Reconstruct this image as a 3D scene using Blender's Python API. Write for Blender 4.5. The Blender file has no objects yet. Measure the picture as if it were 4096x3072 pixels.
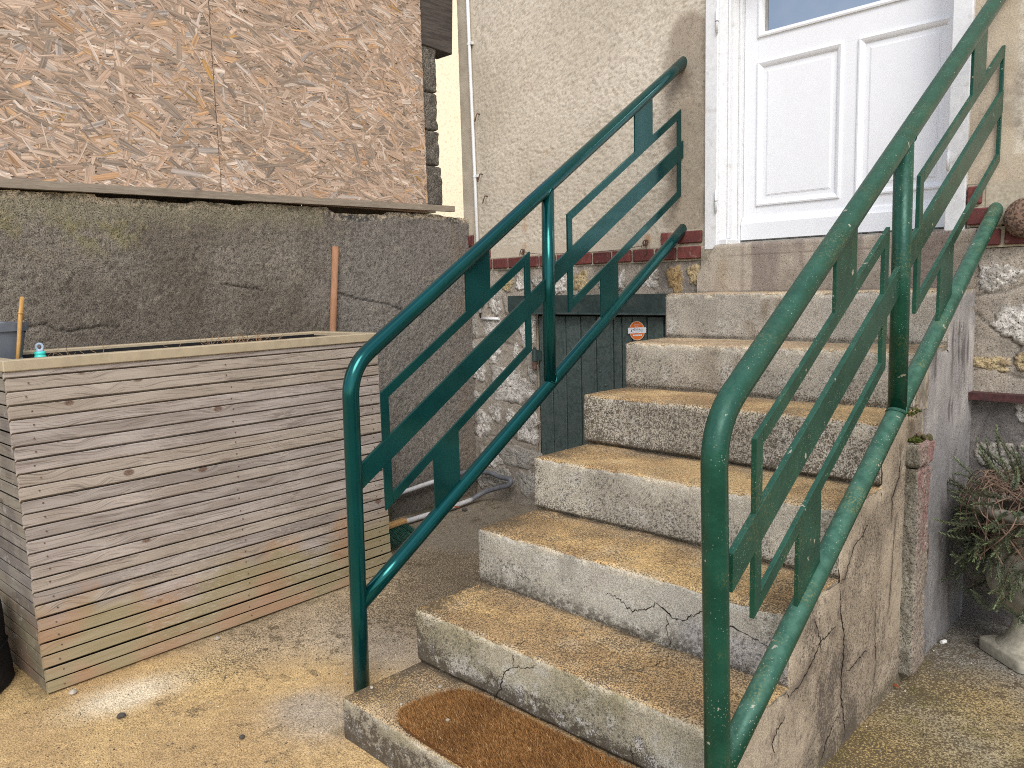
import bpy, math, random
import numpy as np
from mathutils import Vector, Matrix, Euler

random.seed(11)
RNG = np.random.default_rng(7)
scene = bpy.context.scene
COL = scene.collection

# ------------------------------------------------------------------ camera
cam_data = bpy.data.cameras.new("camera")
cam = bpy.data.objects.new("camera", cam_data)
COL.objects.link(cam)
cam_data.sensor_fit = 'HORIZONTAL'
cam_data.sensor_width = 36.0
cam_data.lens = 3135.689 / 4096.0 * 36.0
cam_data.clip_start = 0.02
cam_data.clip_end = 2000.0
_r = Vector((0.71785487, 0.69572623, -0.02548321))
_d = Vector((0.06680541, -0.10527266, -0.99219691))
_f = Vector((-0.6929801, 0.71055097, -0.12204877))
cam.matrix_world = Matrix(((_r.x, -_d.x, -_f.x, 1.78543435),
                           (_r.y, -_d.y, -_f.y, -1.12493245),
                           (_r.z, -_d.z, -_f.z, 1.23187601),
                           (0, 0, 0, 1)))
scene.camera = cam

# ------------------------------------------------------------------ world, sun, exposure
SUN_DIR = Vector((0.60, -0.52, 0.72)).normalized()      # from the yard towards the sun
SUN_EL = math.asin(SUN_DIR.z)
SUN_ROT = math.atan2(SUN_DIR.x, SUN_DIR.y)
world = bpy.data.worlds.new("World")
scene.world = world
world.use_nodes = True
wn = world.node_tree
wn.nodes.clear()
w_out = wn.nodes.new('ShaderNodeOutputWorld')
w_bg = wn.nodes.new('ShaderNodeBackground')
w_bg.inputs['Strength'].default_value = 0.15
w_sky = wn.nodes.new('ShaderNodeTexSky')
w_sky.sky_type = 'NISHITA'
w_sky.sun_disc = False
w_sky.sun_elevation = SUN_EL
w_sky.sun_rotation = SUN_ROT
w_sky.air_density = 1.0
w_sky.dust_density = 1.5
w_tc = wn.nodes.new('ShaderNodeTexCoord')
w_ns = wn.nodes.new('ShaderNodeTexNoise')
w_ns.inputs['Scale'].default_value = 2.6
w_ns.inputs['Detail'].default_value = 5.0
w_ns.inputs['Roughness'].default_value = 0.55
w_mr = wn.nodes.new('ShaderNodeMapRange')
w_mr.interpolation_type = 'SMOOTHSTEP'
w_mr.inputs['From Min'].default_value = 0.44
w_mr.inputs['From Max'].default_value = 0.66
w_mr.inputs['To Min'].default_value = 0.12
w_mr.inputs['To Max'].default_value = 0.97
w_mix = wn.nodes.new('ShaderNodeMix')
w_mix.data_type = 'RGBA'
w_mix.inputs['B'].default_value = (6.5, 6.6, 6.8, 1)      # overcast cloud
wn.links.new(w_tc.outputs['Generated'], w_ns.inputs['Vector'])
wn.links.new(w_ns.outputs['Fac'], w_mr.inputs['Value'])
wn.links.new(w_mr.outputs['Result'], w_mix.inputs['Factor'])
wn.links.new(w_sky.outputs['Color'], w_mix.inputs['A'])
wn.links.new(w_mix.outputs['Result'], w_bg.inputs['Color'])
wn.links.new(w_bg.outputs['Background'], w_out.inputs['Surface'])

sun_data = bpy.data.lights.new("sun", 'SUN')
sun_data.energy = 1.5
sun_data.angle = math.radians(28)
sun_data.color = (1.0, 0.955, 0.89)
sun = bpy.data.objects.new("sun", sun_data)
COL.objects.link(sun)
sun.rotation_euler = (-SUN_DIR).to_track_quat('-Z', 'Y').to_euler()

scene.view_settings.view_transform = 'Standard'
scene.view_settings.look = 'None'
scene.view_settings.gamma = 1.0
scene.view_settings.use_curve_mapping = False
scene.view_settings.exposure = 0.66
scene.cycles.filter_width = 1.05
scene.cycles.use_denoising = False

# ------------------------------------------------------------------ numpy noise
def _hash(ix, iy, iz):
    h = (ix.astype(np.uint32) * np.uint32(374761393) + iy.astype(np.uint32) * np.uint32(668265263)
         + iz.astype(np.uint32) * np.uint32(2147483647 - 1013904223))
    h = (h ^ (h >> np.uint32(13))) * np.uint32(1274126177)
    h = (h ^ (h >> np.uint32(16))) * np.uint32(2246822519)
    h = h ^ (h >> np.uint32(15))
    return (h & np.uint32(0xFFFFFF)).astype(np.float32) / np.float32(0xFFFFFF)

def vnoise(p):
    p = np.asarray(p, np.float32)
    sh = p.shape[:-1]
    p = p.reshape(-1, 3) + np.float32(1000.0)
    i = np.floor(p).astype(np.int64)
    f = p - i
    f = f * f * (3 - 2 * f)
    x, y, z = i[:, 0], i[:, 1], i[:, 2]
    r = 0
    for dx in (0, 1):
        wx = f[:, 0] if dx else 1 - f[:, 0]
        for dy in (0, 1):
            wy = f[:, 1] if dy else 1 - f[:, 1]
            for dz in (0, 1):
                wz = f[:, 2] if dz else 1 - f[:, 2]
                r = r + wx * wy * wz * _hash(x + dx, y + dy, z + dz)
    return r.reshape(sh)

def fbm(p, scale=1.0, octv=4, gain=0.5, seed=0.0):
    p = np.asarray(p, np.float32) * np.float32(scale) + np.float32(seed * 17.31)
    a, s, n = 1.0, 0.0, 0.0
    for k in range(octv):
        s = s + a * vnoise(p)
        n += a
        a *= gain
        p = p * np.float32(2.03) + np.float32(3.7)
    return s / n

def worley(p, scale, seed=0.0):
    """distance to the nearest jittered cell point, and that cell's random value"""
    p = np.asarray(p, np.float32)
    sh = p.shape[:-1]
    p = p.reshape(-1, 3) * np.float32(scale) + np.float32(500.0 + seed * 13.7)
    i = np.floor(p).astype(np.int64)
    best = np.full(len(p), 9.0, np.float32)
    rnd = np.zeros(len(p), np.float32)
    for dx in (-1, 0, 1):
        for dy in (-1, 0, 1):
            for dz in (-1, 0, 1):
                cx, cy, cz = i[:, 0] + dx, i[:, 1] + dy, i[:, 2] + dz
                q = np.stack([cx + _hash(cx, cy, cz), cy + _hash(cy + 77, cz, cx), cz + _hash(cz + 31, cx, cy)], -1)
                d = np.sqrt(((p - q) ** 2).sum(-1))
                m = d < best
                best = np.where(m, d, best)
                rnd = np.where(m, _hash(cx + 5, cy + 9, cz + 3), rnd)
    return best.reshape(sh), rnd.reshape(sh)

def sstep(a, b, x):
    t = np.clip((x - a) / (b - a), 0, 1)
    return t * t * (3 - 2 * t)

def mixc(c, d, t):
    t = np.asarray(t)[..., None]
    return np.asarray(c) * (1 - t) + np.asarray(d) * t

def blob(x, y, cx, cy, rx, ry, p=2.0):
    return np.exp(-(((x - cx) / rx) ** 2 + ((y - cy) / ry) ** 2) ** (p / 2))

def segdist(px, pz, pts):
    d = np.full(px.shape, 9.0)
    for (ax, az), (bx, bz) in zip(pts[:-1], pts[1:]):
        vx, vz = bx - ax, bz - az
        t = np.clip(((px - ax) * vx + (pz - az) * vz) / (vx * vx + vz * vz + 1e-12), 0, 1)
        d = np.minimum(d, np.hypot(px - ax - t * vx, pz - az - t * vz))
    return d

# ------------------------------------------------------------------ object helpers
def tag(o, label, cat=None, group=None, kind=None):
    if label: o["label"] = label
    if cat: o["category"] = cat
    if group: o["group"] = group
    if kind: o["kind"] = kind
    return o

def empty(name, loc=(0, 0, 0), rotz=0.0, label=None, cat=None, group=None):
    o = bpy.data.objects.new(name, None)
    o.empty_display_size = 0.1
    COL.objects.link(o)
    o.location = loc
    o.rotation_euler = (0, 0, rotz)
    return tag(o, label, cat, group)

def link(name, me, mat=None, parent=None, loc=None, rot=None):
    o = bpy.data.objects.new(name, me)
    COL.objects.link(o)
    if mat is not None and len(me.materials) == 0:
        me.materials.append(mat)
    if parent is not None:
        o.parent = parent
    if loc is not None: o.location = loc
    if rot is not None: o.rotation_euler = rot
    return o

def mesh_np(name, verts, faces, col=None, spk=None, smooth=True, grain=None):
    """faces: (n,k) int array (k = 3 or 4) or a python list of polygons"""
    me = bpy.data.meshes.new(name)
    verts = np.asarray(verts, np.float32).reshape(-1, 3)
    if isinstance(faces, np.ndarray):
        n, k = faces.shape
        me.vertices.add(len(verts))
        me.vertices.foreach_set("co", verts.ravel())
        me.loops.add(n * k)
        me.loops.foreach_set("vertex_index", faces.astype(np.int32).ravel())
        me.polygons.add(n)
        me.polygons.foreach_set("loop_start", np.arange(0, n * k, k, dtype=np.int32))
        me.update(calc_edges=True)
    else:
        me.from_pydata(verts.tolist(), [], faces)
        me.update()
    if smooth:
        me.polygons.foreach_set("use_smooth", np.ones(len(me.polygons), bool))
    if col is not None:
        c = np.ones((len(verts), 4), np.float32)
        c[:, :3] = np.asarray(col).reshape(-1, 3)
        if grain is not None: c[:, 3] = np.asarray(grain).reshape(-1)
        a = me.attributes.new("col", 'FLOAT_COLOR', 'POINT')
        a.data.foreach_set("color", c.ravel())
    if spk is not None:
        a = me.attributes.new("spk", 'FLOAT', 'POINT')
        a.data.foreach_set("value", np.asarray(spk, np.float32).ravel())
    return me

def grid_faces(nu, nv, flip=False, off=0):
    i = np.arange(nu * nv).reshape(nu, nv)
    a, b, c, d = i[:-1, :-1], i[1:, :-1], i[1:, 1:], i[:-1, 1:]
    f = np.stack([a, b, c, d], -1).reshape(-1, 4)
    if flip: f = f[:, ::-1]
    return f + off

def grid_obj(name, P, mat, parent=None, col=None, spk=None, flip=False, smooth=True):
    nu, nv = P.shape[:2]
    return link(name, mesh_np(name, P.reshape(-1, 3), grid_faces(nu, nv, flip), col, spk, smooth), mat, parent)

class MB:
    """collects simple solids into one mesh"""
    def __init__(self):
        self.v, self.f, self.n = [], [], 0
    def add(self, v, f):
        self.v += [tuple(p) for p in v]
        self.f += [tuple(i + self.n for i in q) for q in f]
        self.n += len(v)
        return self
    def box(self, x0, x1, y0, y1, z0, z1, bev=0.0):
        if bev <= 0:
            v = [(x, y, z) for x in (x0, x1) for y in (y0, y1) for z in (z0, z1)]
            f = [(0, 1, 3, 2), (4, 6, 7, 5), (0, 4, 5, 1), (2, 3, 7, 6), (0, 2, 6, 4), (1, 5, 7, 3)]
            return self.add(v, f)
        b = min(bev, (x1 - x0) / 2.01, (y1 - y0) / 2.01, (z1 - z0) / 2.01)
        v, idx = [], {}
        for sx, X in ((0, x0), (1, x1)):
            for sy, Y in ((0, y0), (1, y1)):
                for sz, Z in ((0, z0), (1, z1)):
                    dx, dy, dz = (b if sx == 0 else -b), (b if sy == 0 else -b), (b if sz == 0 else -b)
                    for ax, p in enumerate(((X, Y + dy, Z + dz), (X + dx, Y, Z + dz), (X + dx, Y + dy, Z))):
                        idx[(sx, sy, sz, ax)] = len(v)
                        v.append(p)
        f = []
        for ax in range(3):
            for s in (0, 1):
                o1, o2 = [k for k in range(3) if k != ax]
                q = []
                for a, c in ((0, 0), (1, 0), (1, 1), (0, 1)):
                    k = [0, 0, 0]; k[ax] = s; k[o1] = a; k[o2] = c
                    q.append(idx[(k[0], k[1], k[2], ax)])
                if (s == 0) == (ax != 1): q = q[::-1]
                f.append(tuple(q))
        for ax in range(3):
            o1, o2 = [k for k in range(3) if k != ax]
            for a in (0, 1):
                for c in (0, 1):
                    q = []
                    for s, own in ((0, o1), (1, o1), (1, o2), (0, o2)):
                        k = [0, 0, 0]; k[ax] = s; k[o1] = a; k[o2] = c
                        q.append(idx[(k[0], k[1], k[2], own)])
                    f.append(tuple(q))
        for sx in (0, 1):
            for sy in (0, 1):
                for sz in (0, 1):
                    f.append(tuple(idx[(sx, sy, sz, a)] for a in range(3)))
        return self.add(v, f)
    def tube(self, pts, r, seg=10, caps=True):
        v, f = tube_geo(pts, r, seg, caps)
        return self.add(v, f)
    def prism(self, poly, axis, a, b):
        """extrude a polygon (list of 2-D points) along an axis between a and b"""
        def P(p, t):
            if axis == 0: return (t, p[0], p[1])
            if axis == 1: return (p[0], t, p[1])
            return (p[0], p[1], t)
        n = len(poly)
        v = [P(p, a) for p in poly] + [P(p, b) for p in poly]
        f = [tuple(range(n))[::-1], tuple(range(n, 2 * n))]
        f += [(i, (i + 1) % n, n + (i + 1) % n, n + i) for i in range(n)]
        return self.add(v, f)
    def build(self, name, mat, parent=None, smooth=False, recalc=True):
        me = bpy.data.meshes.new(name)
        me.from_pydata(self.v, [], self.f)
        me.update()
        if recalc:
            import bmesh
            bm = bmesh.new(); bm.from_mesh(me)
            bmesh.ops.recalc_face_normals(bm, faces=bm.faces)
            bm.to_mesh(me); bm.free()
        if smooth:
            for p in me.polygons: p.use_smooth = True
        return link(name, me, mat, parent)

def tube_geo(pts, r, seg=10, caps=True):
    pts = [Vector(p) for p in pts]
    n = len(pts)
    rad = r if hasattr(r, '__len__') else [r] * n
    v, f = [], []
    t0 = (pts[1] - pts[0]).normalized()
    up = Vector((0, 0, 1)) if abs(t0.z) < 0.9 else Vector((1, 0, 0))
    nrm = t0.cross(up).normalized()
    for i in range(n):
        if i == 0: t = (pts[1] - pts[0])
        elif i == n - 1: t = (pts[-1] - pts[-2])
        else: t = (pts[i + 1] - pts[i - 1])
        t.normalize()
        nrm = (nrm - t * nrm.dot(t))
        if nrm.length < 1e-6: nrm = t.orthogonal()
        nrm.normalize()
        b = t.cross(nrm)
        for k in range(seg):
            a = 2 * math.pi * k / seg
            v.append(pts[i] + (nrm * math.cos(a) + b * math.sin(a)) * rad[i])
    for i in range(n - 1):
        for k in range(seg):
            k2 = (k + 1) % seg
            f.append((i * seg + k, i * seg + k2, (i + 1) * seg + k2, (i + 1) * seg + k))
    if caps:
        f.append(tuple(range(seg))[::-1])
        f.append(tuple((n - 1) * seg + k for k in range(seg)))
    return [tuple(p) for p in v], f

def tube_obj(name, pts, r, mat, parent=None, seg=20, caps=True):
    o = MB().tube(pts, r, seg, caps).build(name, mat, parent, smooth=True)
    if caps:
        for p in o.data.polygons:
            if len(p.vertices) > 4: p.use_smooth = False
    return o

def catmull(pts, n=8):
    pts = [np.array(p, float) for p in pts]
    P = [2 * pts[0] - pts[1]] + pts + [2 * pts[-1] - pts[-2]]
    out = []
    for i in range(1, len(P) - 2):
        a, b, c, d = P[i - 1], P[i], P[i + 1], P[i + 2]
        for k in range(n):
            t = k / n
            out.append(0.5 * ((2 * b) + (c - a) * t + (2 * a - 5 * b + 4 * c - d) * t * t + (3 * b - a - 3 * c + d) * t ** 3))
    out.append(pts[-1])
    return [tuple(p) for p in out]

# ------------------------------------------------------------------ materials
class NT:
    def __init__(self, name):
        self.m = bpy.data.materials.new(name)
        self.m.use_nodes = True
        self.t = self.m.node_tree
        self.t.nodes.clear()
        self.out = self.t.nodes.new('ShaderNodeOutputMaterial')
        self.b = self.t.nodes.new('ShaderNodeBsdfPrincipled')
        self.t.links.new(self.b.outputs[0], self.out.inputs[0])
    def n(self, typ, props=None, **inp):
        nd = self.t.nodes.new('ShaderNode' + typ)
        for k, v in (props or {}).items(): setattr(nd, k, v)
        for k, v in inp.items():
            self.set(nd, k.replace('_', ' '), v)
        return nd
    def set(self, nd, k, v):
        s = nd.inputs[int(k[1:])] if (k[0] == 'i' and k[1:].isdigit()) else nd.inputs[k]
        if hasattr(v, 'is_output'): self.t.links.new(v, s)
        else: s.default_value = v
    def math(self, op, a, b=0.0, c=None, clamp=False):
        nd = self.t.nodes.new('ShaderNodeMath'); nd.operation = op; nd.use_clamp = clamp
        self.set(nd, 'i0', a); self.set(nd, 'i1', b)
        if c is not None: self.set(nd, 'i2', c)
        return nd.outputs[0]
    def mix(self, f, a, b, blend='MIX'):
        nd = self.t.nodes.new('ShaderNodeMix'); nd.data_type = 'RGBA'; nd.blend_type = blend
        self.set(nd, 'Factor', f)
        for k, v in (('A', a), ('B', b)):
            s = [q for q in nd.inputs if q.name == k and q.type == 'RGBA'][0]
            if hasattr(v, 'is_output'): self.t.links.new(v, s)
            else: s.default_value = tuple(v) + ((1,) if len(v) == 3 else ())
        return [q for q in nd.outputs if q.type == 'RGBA'][0]
    def rng(self, v, a, b, c=0.0, d=1.0, smooth=True):
        nd = self.t.nodes.new('ShaderNodeMapRange')
        nd.interpolation_type = 'SMOOTHSTEP' if smooth else 'LINEAR'
        for i, q in enumerate((v, a, b, c, d)): self.set(nd, 'i%d' % i, q)
        return nd.outputs[0]
    def noise(self, vec, scale, detail=3.0, rough=0.55, dist=0.0):
        nd = self.n('TexNoise', Scale=scale, Detail=detail, Roughness=rough, Distortion=dist)
        if vec is not None: self.t.links.new(vec, nd.inputs['Vector'])
        return nd.outputs['Fac']
    def voro(self, vec, scale, feature='F1', out='Distance', rnd=1.0):
        nd = self.n('TexVoronoi', {'feature': feature}, Scale=scale, Randomness=rnd)
        if vec is not None: self.t.links.new(vec, nd.inputs['Vector'])
        return nd.outputs[out]
    def mapv(self, vec, scale=(1, 1, 1), rot=(0, 0, 0), loc=(0, 0, 0)):
        nd = self.n('Mapping')
        self.t.links.new(vec, nd.inputs['Vector'])
        nd.inputs['Scale'].default_value = scale
        nd.inputs['Rotation'].default_value = rot
        nd.inputs['Location'].default_value = loc
        return nd.outputs[0]
    def pos(self): return self.n('NewGeometry').outputs['Position']
    def obj(self): return self.n('TexCoord').outputs['Object']
    def rand(self): return self.n('ObjectInfo').outputs['Random']
    def attr(self, name, out='Color'): return self.n('Attribute', {'attribute_name': name}).outputs[out]
    def bump(self, h, strength=0.5, dist=0.002, normal=None):
        nd = self.n('Bump', Strength=strength, Distance=dist)
        self.t.links.new(h, nd.inputs['Height'])
        if normal is not None: self.t.links.new(normal, nd.inputs['Normal'])
        return nd.outputs[0]
    def fin(self, color=None, rough=0.9, normal=None, spec=None, **kw):
        if color is not None: self.set(self.b, 'Base Color', color if hasattr(color, 'is_output') else tuple(color) + ((1,) if len(color) == 3 else ()))
        self.set(self.b, 'Roughness', rough)
        if spec is not None: self.set(self.b, 'Specular IOR Level', spec)
        if normal is not None: self.t.links.new(normal, self.b.inputs['Normal'])
        for k, v in kw.items(): self.set(self.b, k.replace('_', ' '), v)
        return self.m

def mineral(name, grain=260.0, amt=0.35, speck=(0.07, 0.055, 0.04), speck_scale=120.0, speck_size=0.28,
            light=0.0, bump=0.6, bdist=0.002, rough=0.93, coarse=0.0, cscale=60.0):
    """stone, cement, render: colour from the vertices, grain and pits from noise"""
    k = NT(name)
    p = k.pos()
    c = k.attr('col')
    g = k.noise(p, grain, 3.0, 0.65)
    gm = k.rng(g, 0.36, 0.64, 1 - amt, 1 + amt * 0.75)
    comb = k.n('CombineColor', Red=gm, Green=gm, Blue=gm).outputs[0]
    c = k.mix(k.attr('col', 'Alpha'), c, comb, 'MULTIPLY')
    nf = k.noise(k.mapv(p, loc=(5.3, 2.1, 8.8)), speck_scale, 2.0, 0.6)
    thr = k.math('SUBTRACT', 0.735, k.math('MULTIPLY', k.attr('spk', 'Fac'), 0.30))
    sp = k.rng(k.math('SUBTRACT', nf, thr), -0.022, 0.030)
    sp = k.math('MULTIPLY', sp, 0.86)
    c = k.mix(sp, c, speck)
    if light > 0:
        d2 = k.voro(k.mapv(p, loc=(3.1, 7.7, 1.3)), speck_scale * 0.7)
        c = k.mix(k.math('MULTIPLY', k.rng(d2, 0.06, 0.14, 1.0, 0.0), light), c, (0.62, 0.58, 0.50))
    h = g
    if coarse > 0:
        h = k.math('ADD', g, k.math('MULTIPLY', k.noise(p, cscale, 4.0, 0.6), coarse))
    h = k.math('SUBTRACT', h, k.math('MULTIPLY', sp, 0.5))
    return k.fin(c, rough, k.bump(h, bump, bdist), spec=0.25)

M = {}
M['step'] = mineral('step_stone', 300, 0.50, (0.075, 0.056, 0.036), 230, light=0.45, bump=0.8)
M['flank'] = mineral('flank_cement', 300, 0.36, (0.085, 0.068, 0.055), 150, light=0.15, bump=0.5)
M['ground'] = mineral('yard_sand_cement', 250, 0.48, (0.085, 0.062, 0.036), 165, light=0.35, bump=0.8, coarse=0.8, cscale=80)
M['roughcast'] = mineral('dark_roughcast', 260, 0.45, (0.045, 0.038, 0.031), 200, light=0.6, bump=0.9, bdist=0.003, coarse=0.9, cscale=110)
M['render'] = mineral('cream_render', 220, 0.16, (0.22, 0.185, 0.14), 150, bump=0.4, bdist=0.0015)
M['mortar'] = mineral('stone_wall_mortar', 210, 0.30, (0.08, 0.068, 0.058), 150, light=0.3, bump=0.7, bdist=0.003, coarse=0.7, cscale=55)
M['stone'] = mineral('limestone', 170, 0.22, (0.13, 0.112, 0.092), 130, bump=0.9, bdist=0.004, coarse=1.2, cscale=42)
M['pillar'] = mineral('pillar_stone', 200, 0.3, (0.07, 0.06, 0.05), 140, light=0.3, bump=0.8, bdist=0.004, coarse=1.0, cscale=50)
M['block'] = mineral('grey_block', 230, 0.5, (0.05, 0.045, 0.04), 160, light=0.2, bump=0.9, bdist=0.003, coarse=0.8, cscale=60)
M['far'] = mineral('cream_wall', 60, 0.06, (0.7, 0.6, 0.44), 30, bump=0.1)

def paint_green(name, old, fadeamt=0.22):
    k = NT(name)
    p = k.pos()
    if not old:
        c = k.mix(k.rng(k.noise(p, 7, 3), 0.35, 0.7), (0.0006, 0.021, 0.023), (0.0008, 0.029, 0.030))
        d = k.voro(p, 60)
        c = k.mix(k.math('MULTIPLY', k.rng(d, 0.03, 0.05, 1, 0), k.rng(k.noise(p, 9, 2), 0.55, 0.65)), c, (0.12, 0.2, 0.19))
        n = k.bump(k.noise(p, 26, 2), 0.06, 0.003)
        return k.fin(c, 0.15, n, spec=0.85, Specular_Tint=(0.22, 0.88, 0.84, 1))
    z = k.n('SeparateXYZ', Vector=k.n('NewGeometry').outputs['Normal']).outputs['Z']
    c = k.mix(k.rng(k.noise(p, 14, 4), 0.35, 0.7), (0.004, 0.036, 0.022), (0.008, 0.055, 0.034))
    fade = k.math('MULTIPLY', k.rng(z, -0.2, 0.8), k.rng(k.noise(p, 34, 5, 0.65), 0.36, 0.62, 0.45, 1.0))
    c = k.mix(k.math('MULTIPLY', fade, fadeamt), c, (0.075, 0.165, 0.120))
    lich = k.math('MULTIPLY', k.rng(k.noise(p, 8, 3), 0.54, 0.66), k.rng(k.noise(p, 190, 3, 0.7), 0.50, 0.62))
    c = k.mix(k.math('MULTIPLY', lich, 0.75 if fadeamt > 0.5 else 0.3), c, (0.17, 0.165, 0.06))
    d = k.voro(p, 150)
    pit = k.math('MULTIPLY', k.rng(d, 0.12, 0.21, 1, 0), k.rng(k.noise(p, 13, 2), 0.42, 0.60))
    c = k.mix(k.math('MULTIPLY', pit, 0.9 if fadeamt > 0.5 else 0.55), c, (0.30, 0.32, 0.24))
    chip = k.rng(k.math('ADD', k.noise(p, 34, 3), k.math('MULTIPLY', k.noise(p, 200, 2), 0.12)), 0.755, 0.77)
    c = k.mix(chip, c, (0.33, 0.31, 0.24))
    h = k.math('ADD', k.noise(p, 70, 3), k.math('MULTIPLY', pit, -0.6))
    return k.fin(c, k.rng(fade, 0, 1, 0.30, 0.55), k.bump(h, 0.4, 0.0025), spec=0.5, Specular_Tint=(0.55, 0.95, 0.82, 1))

M['green'] = paint_green('green_gloss_paint', False)
M['green_old'] = paint_green('weathered_green_paint', True)
M['green_faded'] = paint_green('faded_green_paint', True, 0.62)

def slat_wood(name='weathered_slat_wood', end=False):
    k = NT(name)
    o = k.obj(); r = k.rand(); p = k.pos()
    sp = k.n('SeparateXYZ', Vector=o)
    y = k.math('ADD', sp.outputs['Y'], k.math('MULTIPLY', sp.outputs['X'], 1.0))
    along = k.math('ADD', y, k.math('MULTIPLY', r, 37.0))
    acr = k.math('ADD', sp.outputs['Z'], k.math('MULTIPLY', sp.outputs['X'], 0.0))
    # knots : one random point per cell along the slat
    kv = k.n('CombineXYZ', X=k.math('MULTIPLY', along, 5.6), Y=k.math('ADD', k.math('MULTIPLY', acr, 9.0), k.math('MULTIPLY', r, 91.0)), Z=0.0)
    vn = k.n('TexVoronoi', {'feature': 'F1'}, Vector=kv.outputs[0], Scale=1.0)
    d = vn.outputs['Distance']
    cell = k.n('SeparateColor', Color=vn.outputs['Color']).outputs[0]
    has = k.rng(cell, 0.20, 0.24)
    warp = k.math('MULTIPLY', k.math('POWER', 2.718, k.math('MULTIPLY', k.math('MULTIPLY', d, d), -11.0)), 0.030)
    warp = k.math('MULTIPLY', warp, has)
    slow = k.noise(k.n('CombineXYZ', X=k.math('MULTIPLY', along, 2.2), Y=k.math('MULTIPLY', r, 50.0), Z=0.0).outputs[0], 1.0, 2.0)
    f = k.math('ADD', k.math('ADD', acr, warp), k.math('MULTIPLY', slow, 0.05))
    gv = k.n('CombineXYZ', X=k.math('MULTIPLY', along, 1.3), Y=k.math('MULTIPLY', f, 62.0), Z=k.math('MULTIPLY', r, 11.0))
    grain = k.noise(gv.outputs[0], 1.0, 3.0, 0.55)
    fv = k.n('CombineXYZ', X=k.math('MULTIPLY', along, 9.0), Y=k.math('MULTIPLY', f, 520.0), Z=r)
    fine = k.noise(fv.outputs[0], 1.0, 2.0, 0.6)
    tone = k.noise(k.n('CombineXYZ', X=k.math('MULTIPLY', along, 4.0), Y=k.math('MULTIPLY', acr, 14.0), Z=k.math('MULTIPLY', r, 7.0)).outputs[0], 1.0, 3.0)
    c = k.mix(k.rng(tone, 0.3, 0.7), (0.325, 0.275, 0.240), (0.470, 0.415, 0.375))
    rr = k.rng(r, 0.0, 1.0, 0.80, 1.14, False)
    c = k.mix(1.0, c, k.n('CombineColor', Red=rr, Green=rr, Blue=rr).outputs[0], 'MULTIPLY')
    c = k.mix(k.math('MULTIPLY', k.rng(r, 0.62, 0.75), 0.5), c, (0.345, 0.290, 0.215))
    line = k.rng(k.math('ABSOLUTE', k.math('SUBTRACT', k.math('FRACT', k.math('MULTIPLY', grain, 7.0)), 0.5)), 0.0, 0.17, 1.0, 0.0)
    c = k.mix(k.math('MULTIPLY', line, 0.70), c, (0.125, 0.095, 0.078))
    c = k.mix(k.rng(grain, 0.55, 0.72, 0.0, 0.35), c, (0.50, 0.43, 0.39))
    c = k.mix(k.rng(fine, 0.35, 0.65, 0.25, 0.0), c, (0.13, 0.10, 0.085))
    ring = k.rng(d, 0.075, 0.12, 1.0, 0.0)
    kn = k.math('MULTIPLY', ring, k.rng(cell, 0.34, 0.38))
    c = k.mix(k.math('MULTIPLY', kn, 0.82), c, k.mix(k.rng(k.noise(p, 260, 2), 0.4, 0.6), (0.065, 0.036, 0.024), (0.17, 0.095, 0.062)))
    # the lowest slats keep an orange stain and green algae, with scuffs
    wz = k.n('SeparateXYZ', Vector=p).outputs['Z']
    lown = k.math('ADD', wz, k.math('MULTIPLY', k.noise(p, 5, 3), -0.42))
    low = k.rng(lown, -0.02, 0.10, 1.0, 0.0)
    c = k.mix(k.math('MULTIPLY', low, 0.66), c, k.mix(k.rng(k.noise(p, 4.2, 2), 0.40, 0.60), (0.37, 0.205, 0.100), (0.29, 0.240, 0.110)))
    sc = k.math('MULTIPLY', k.rng(k.noise(k.mapv(p, (40, 40, 260)), 1.0, 3), 0.56, 0.64), k.rng(k.noise(p, 3.1, 2), 0.47, 0.58))
    c = k.mix(k.math('MULTIPLY', sc, 0.42), c, (0.55, 0.48, 0.42))
    if end:                                              # short side: shade painted into the grey, with mossy mottling
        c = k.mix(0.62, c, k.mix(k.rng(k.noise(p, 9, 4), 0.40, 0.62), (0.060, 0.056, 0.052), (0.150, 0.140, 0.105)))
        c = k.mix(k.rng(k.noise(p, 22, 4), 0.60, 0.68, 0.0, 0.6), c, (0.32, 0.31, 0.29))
    h = k.math('ADD', grain, k.math('MULTIPLY', fine, 0.5))
    return k.fin(c, 0.85, k.bump(h, 0.55, 0.0012), spec=0.2)
M['slat'] = slat_wood()
M['slat_end'] = slat_wood('shaded_mossy_slat_wood', True)

def board_wood(name, a, b, dark, sx=8.0, axis='Y', rough=0.85):
    k = NT(name)
    o = k.pos()
    s = {'Y': (60, 3, 60), 'X': (3, 60, 60), 'Z': (60, 60, 3)}[axis]
    g = k.noise(k.mapv(o, s), 1.6, 4.0, 0.6, 0.6)
    fine = k.noise(k.mapv(o, tuple(q * 5 for q in s)), 1.6, 2.0)
    c = k.mix(k.rng(g, 0.35, 0.65), a, b)
    c = k.mix(k.rng(fine, 0.3, 0.6, 0.5, 0.0), c, dark)
    c = k.mix(k.rng(k.noise(o, 6, 4), 0.5, 0.75, 0, 0.6), c, dark)
    return k.fin(c, rough, k.bump(g, 0.4, 0.001), spec=0.2)
M['batten'] = board_wood('grey_batten_wood', (0.26, 0.215, 0.165), (0.33, 0.275, 0.215), (0.15, 0.125, 0.10))
M['beam'] = board_wood('dark_beam_wood', (0.060, 0.050, 0.045), (0.105, 0.090, 0.080), (0.030, 0.026, 0.022))
M['stick'] = board_wood('brown_stick_wood', (0.30, 0.155, 0.085), (0.37, 0.20, 0.12), (0.20, 0.10, 0.06), axis='Z')
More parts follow.
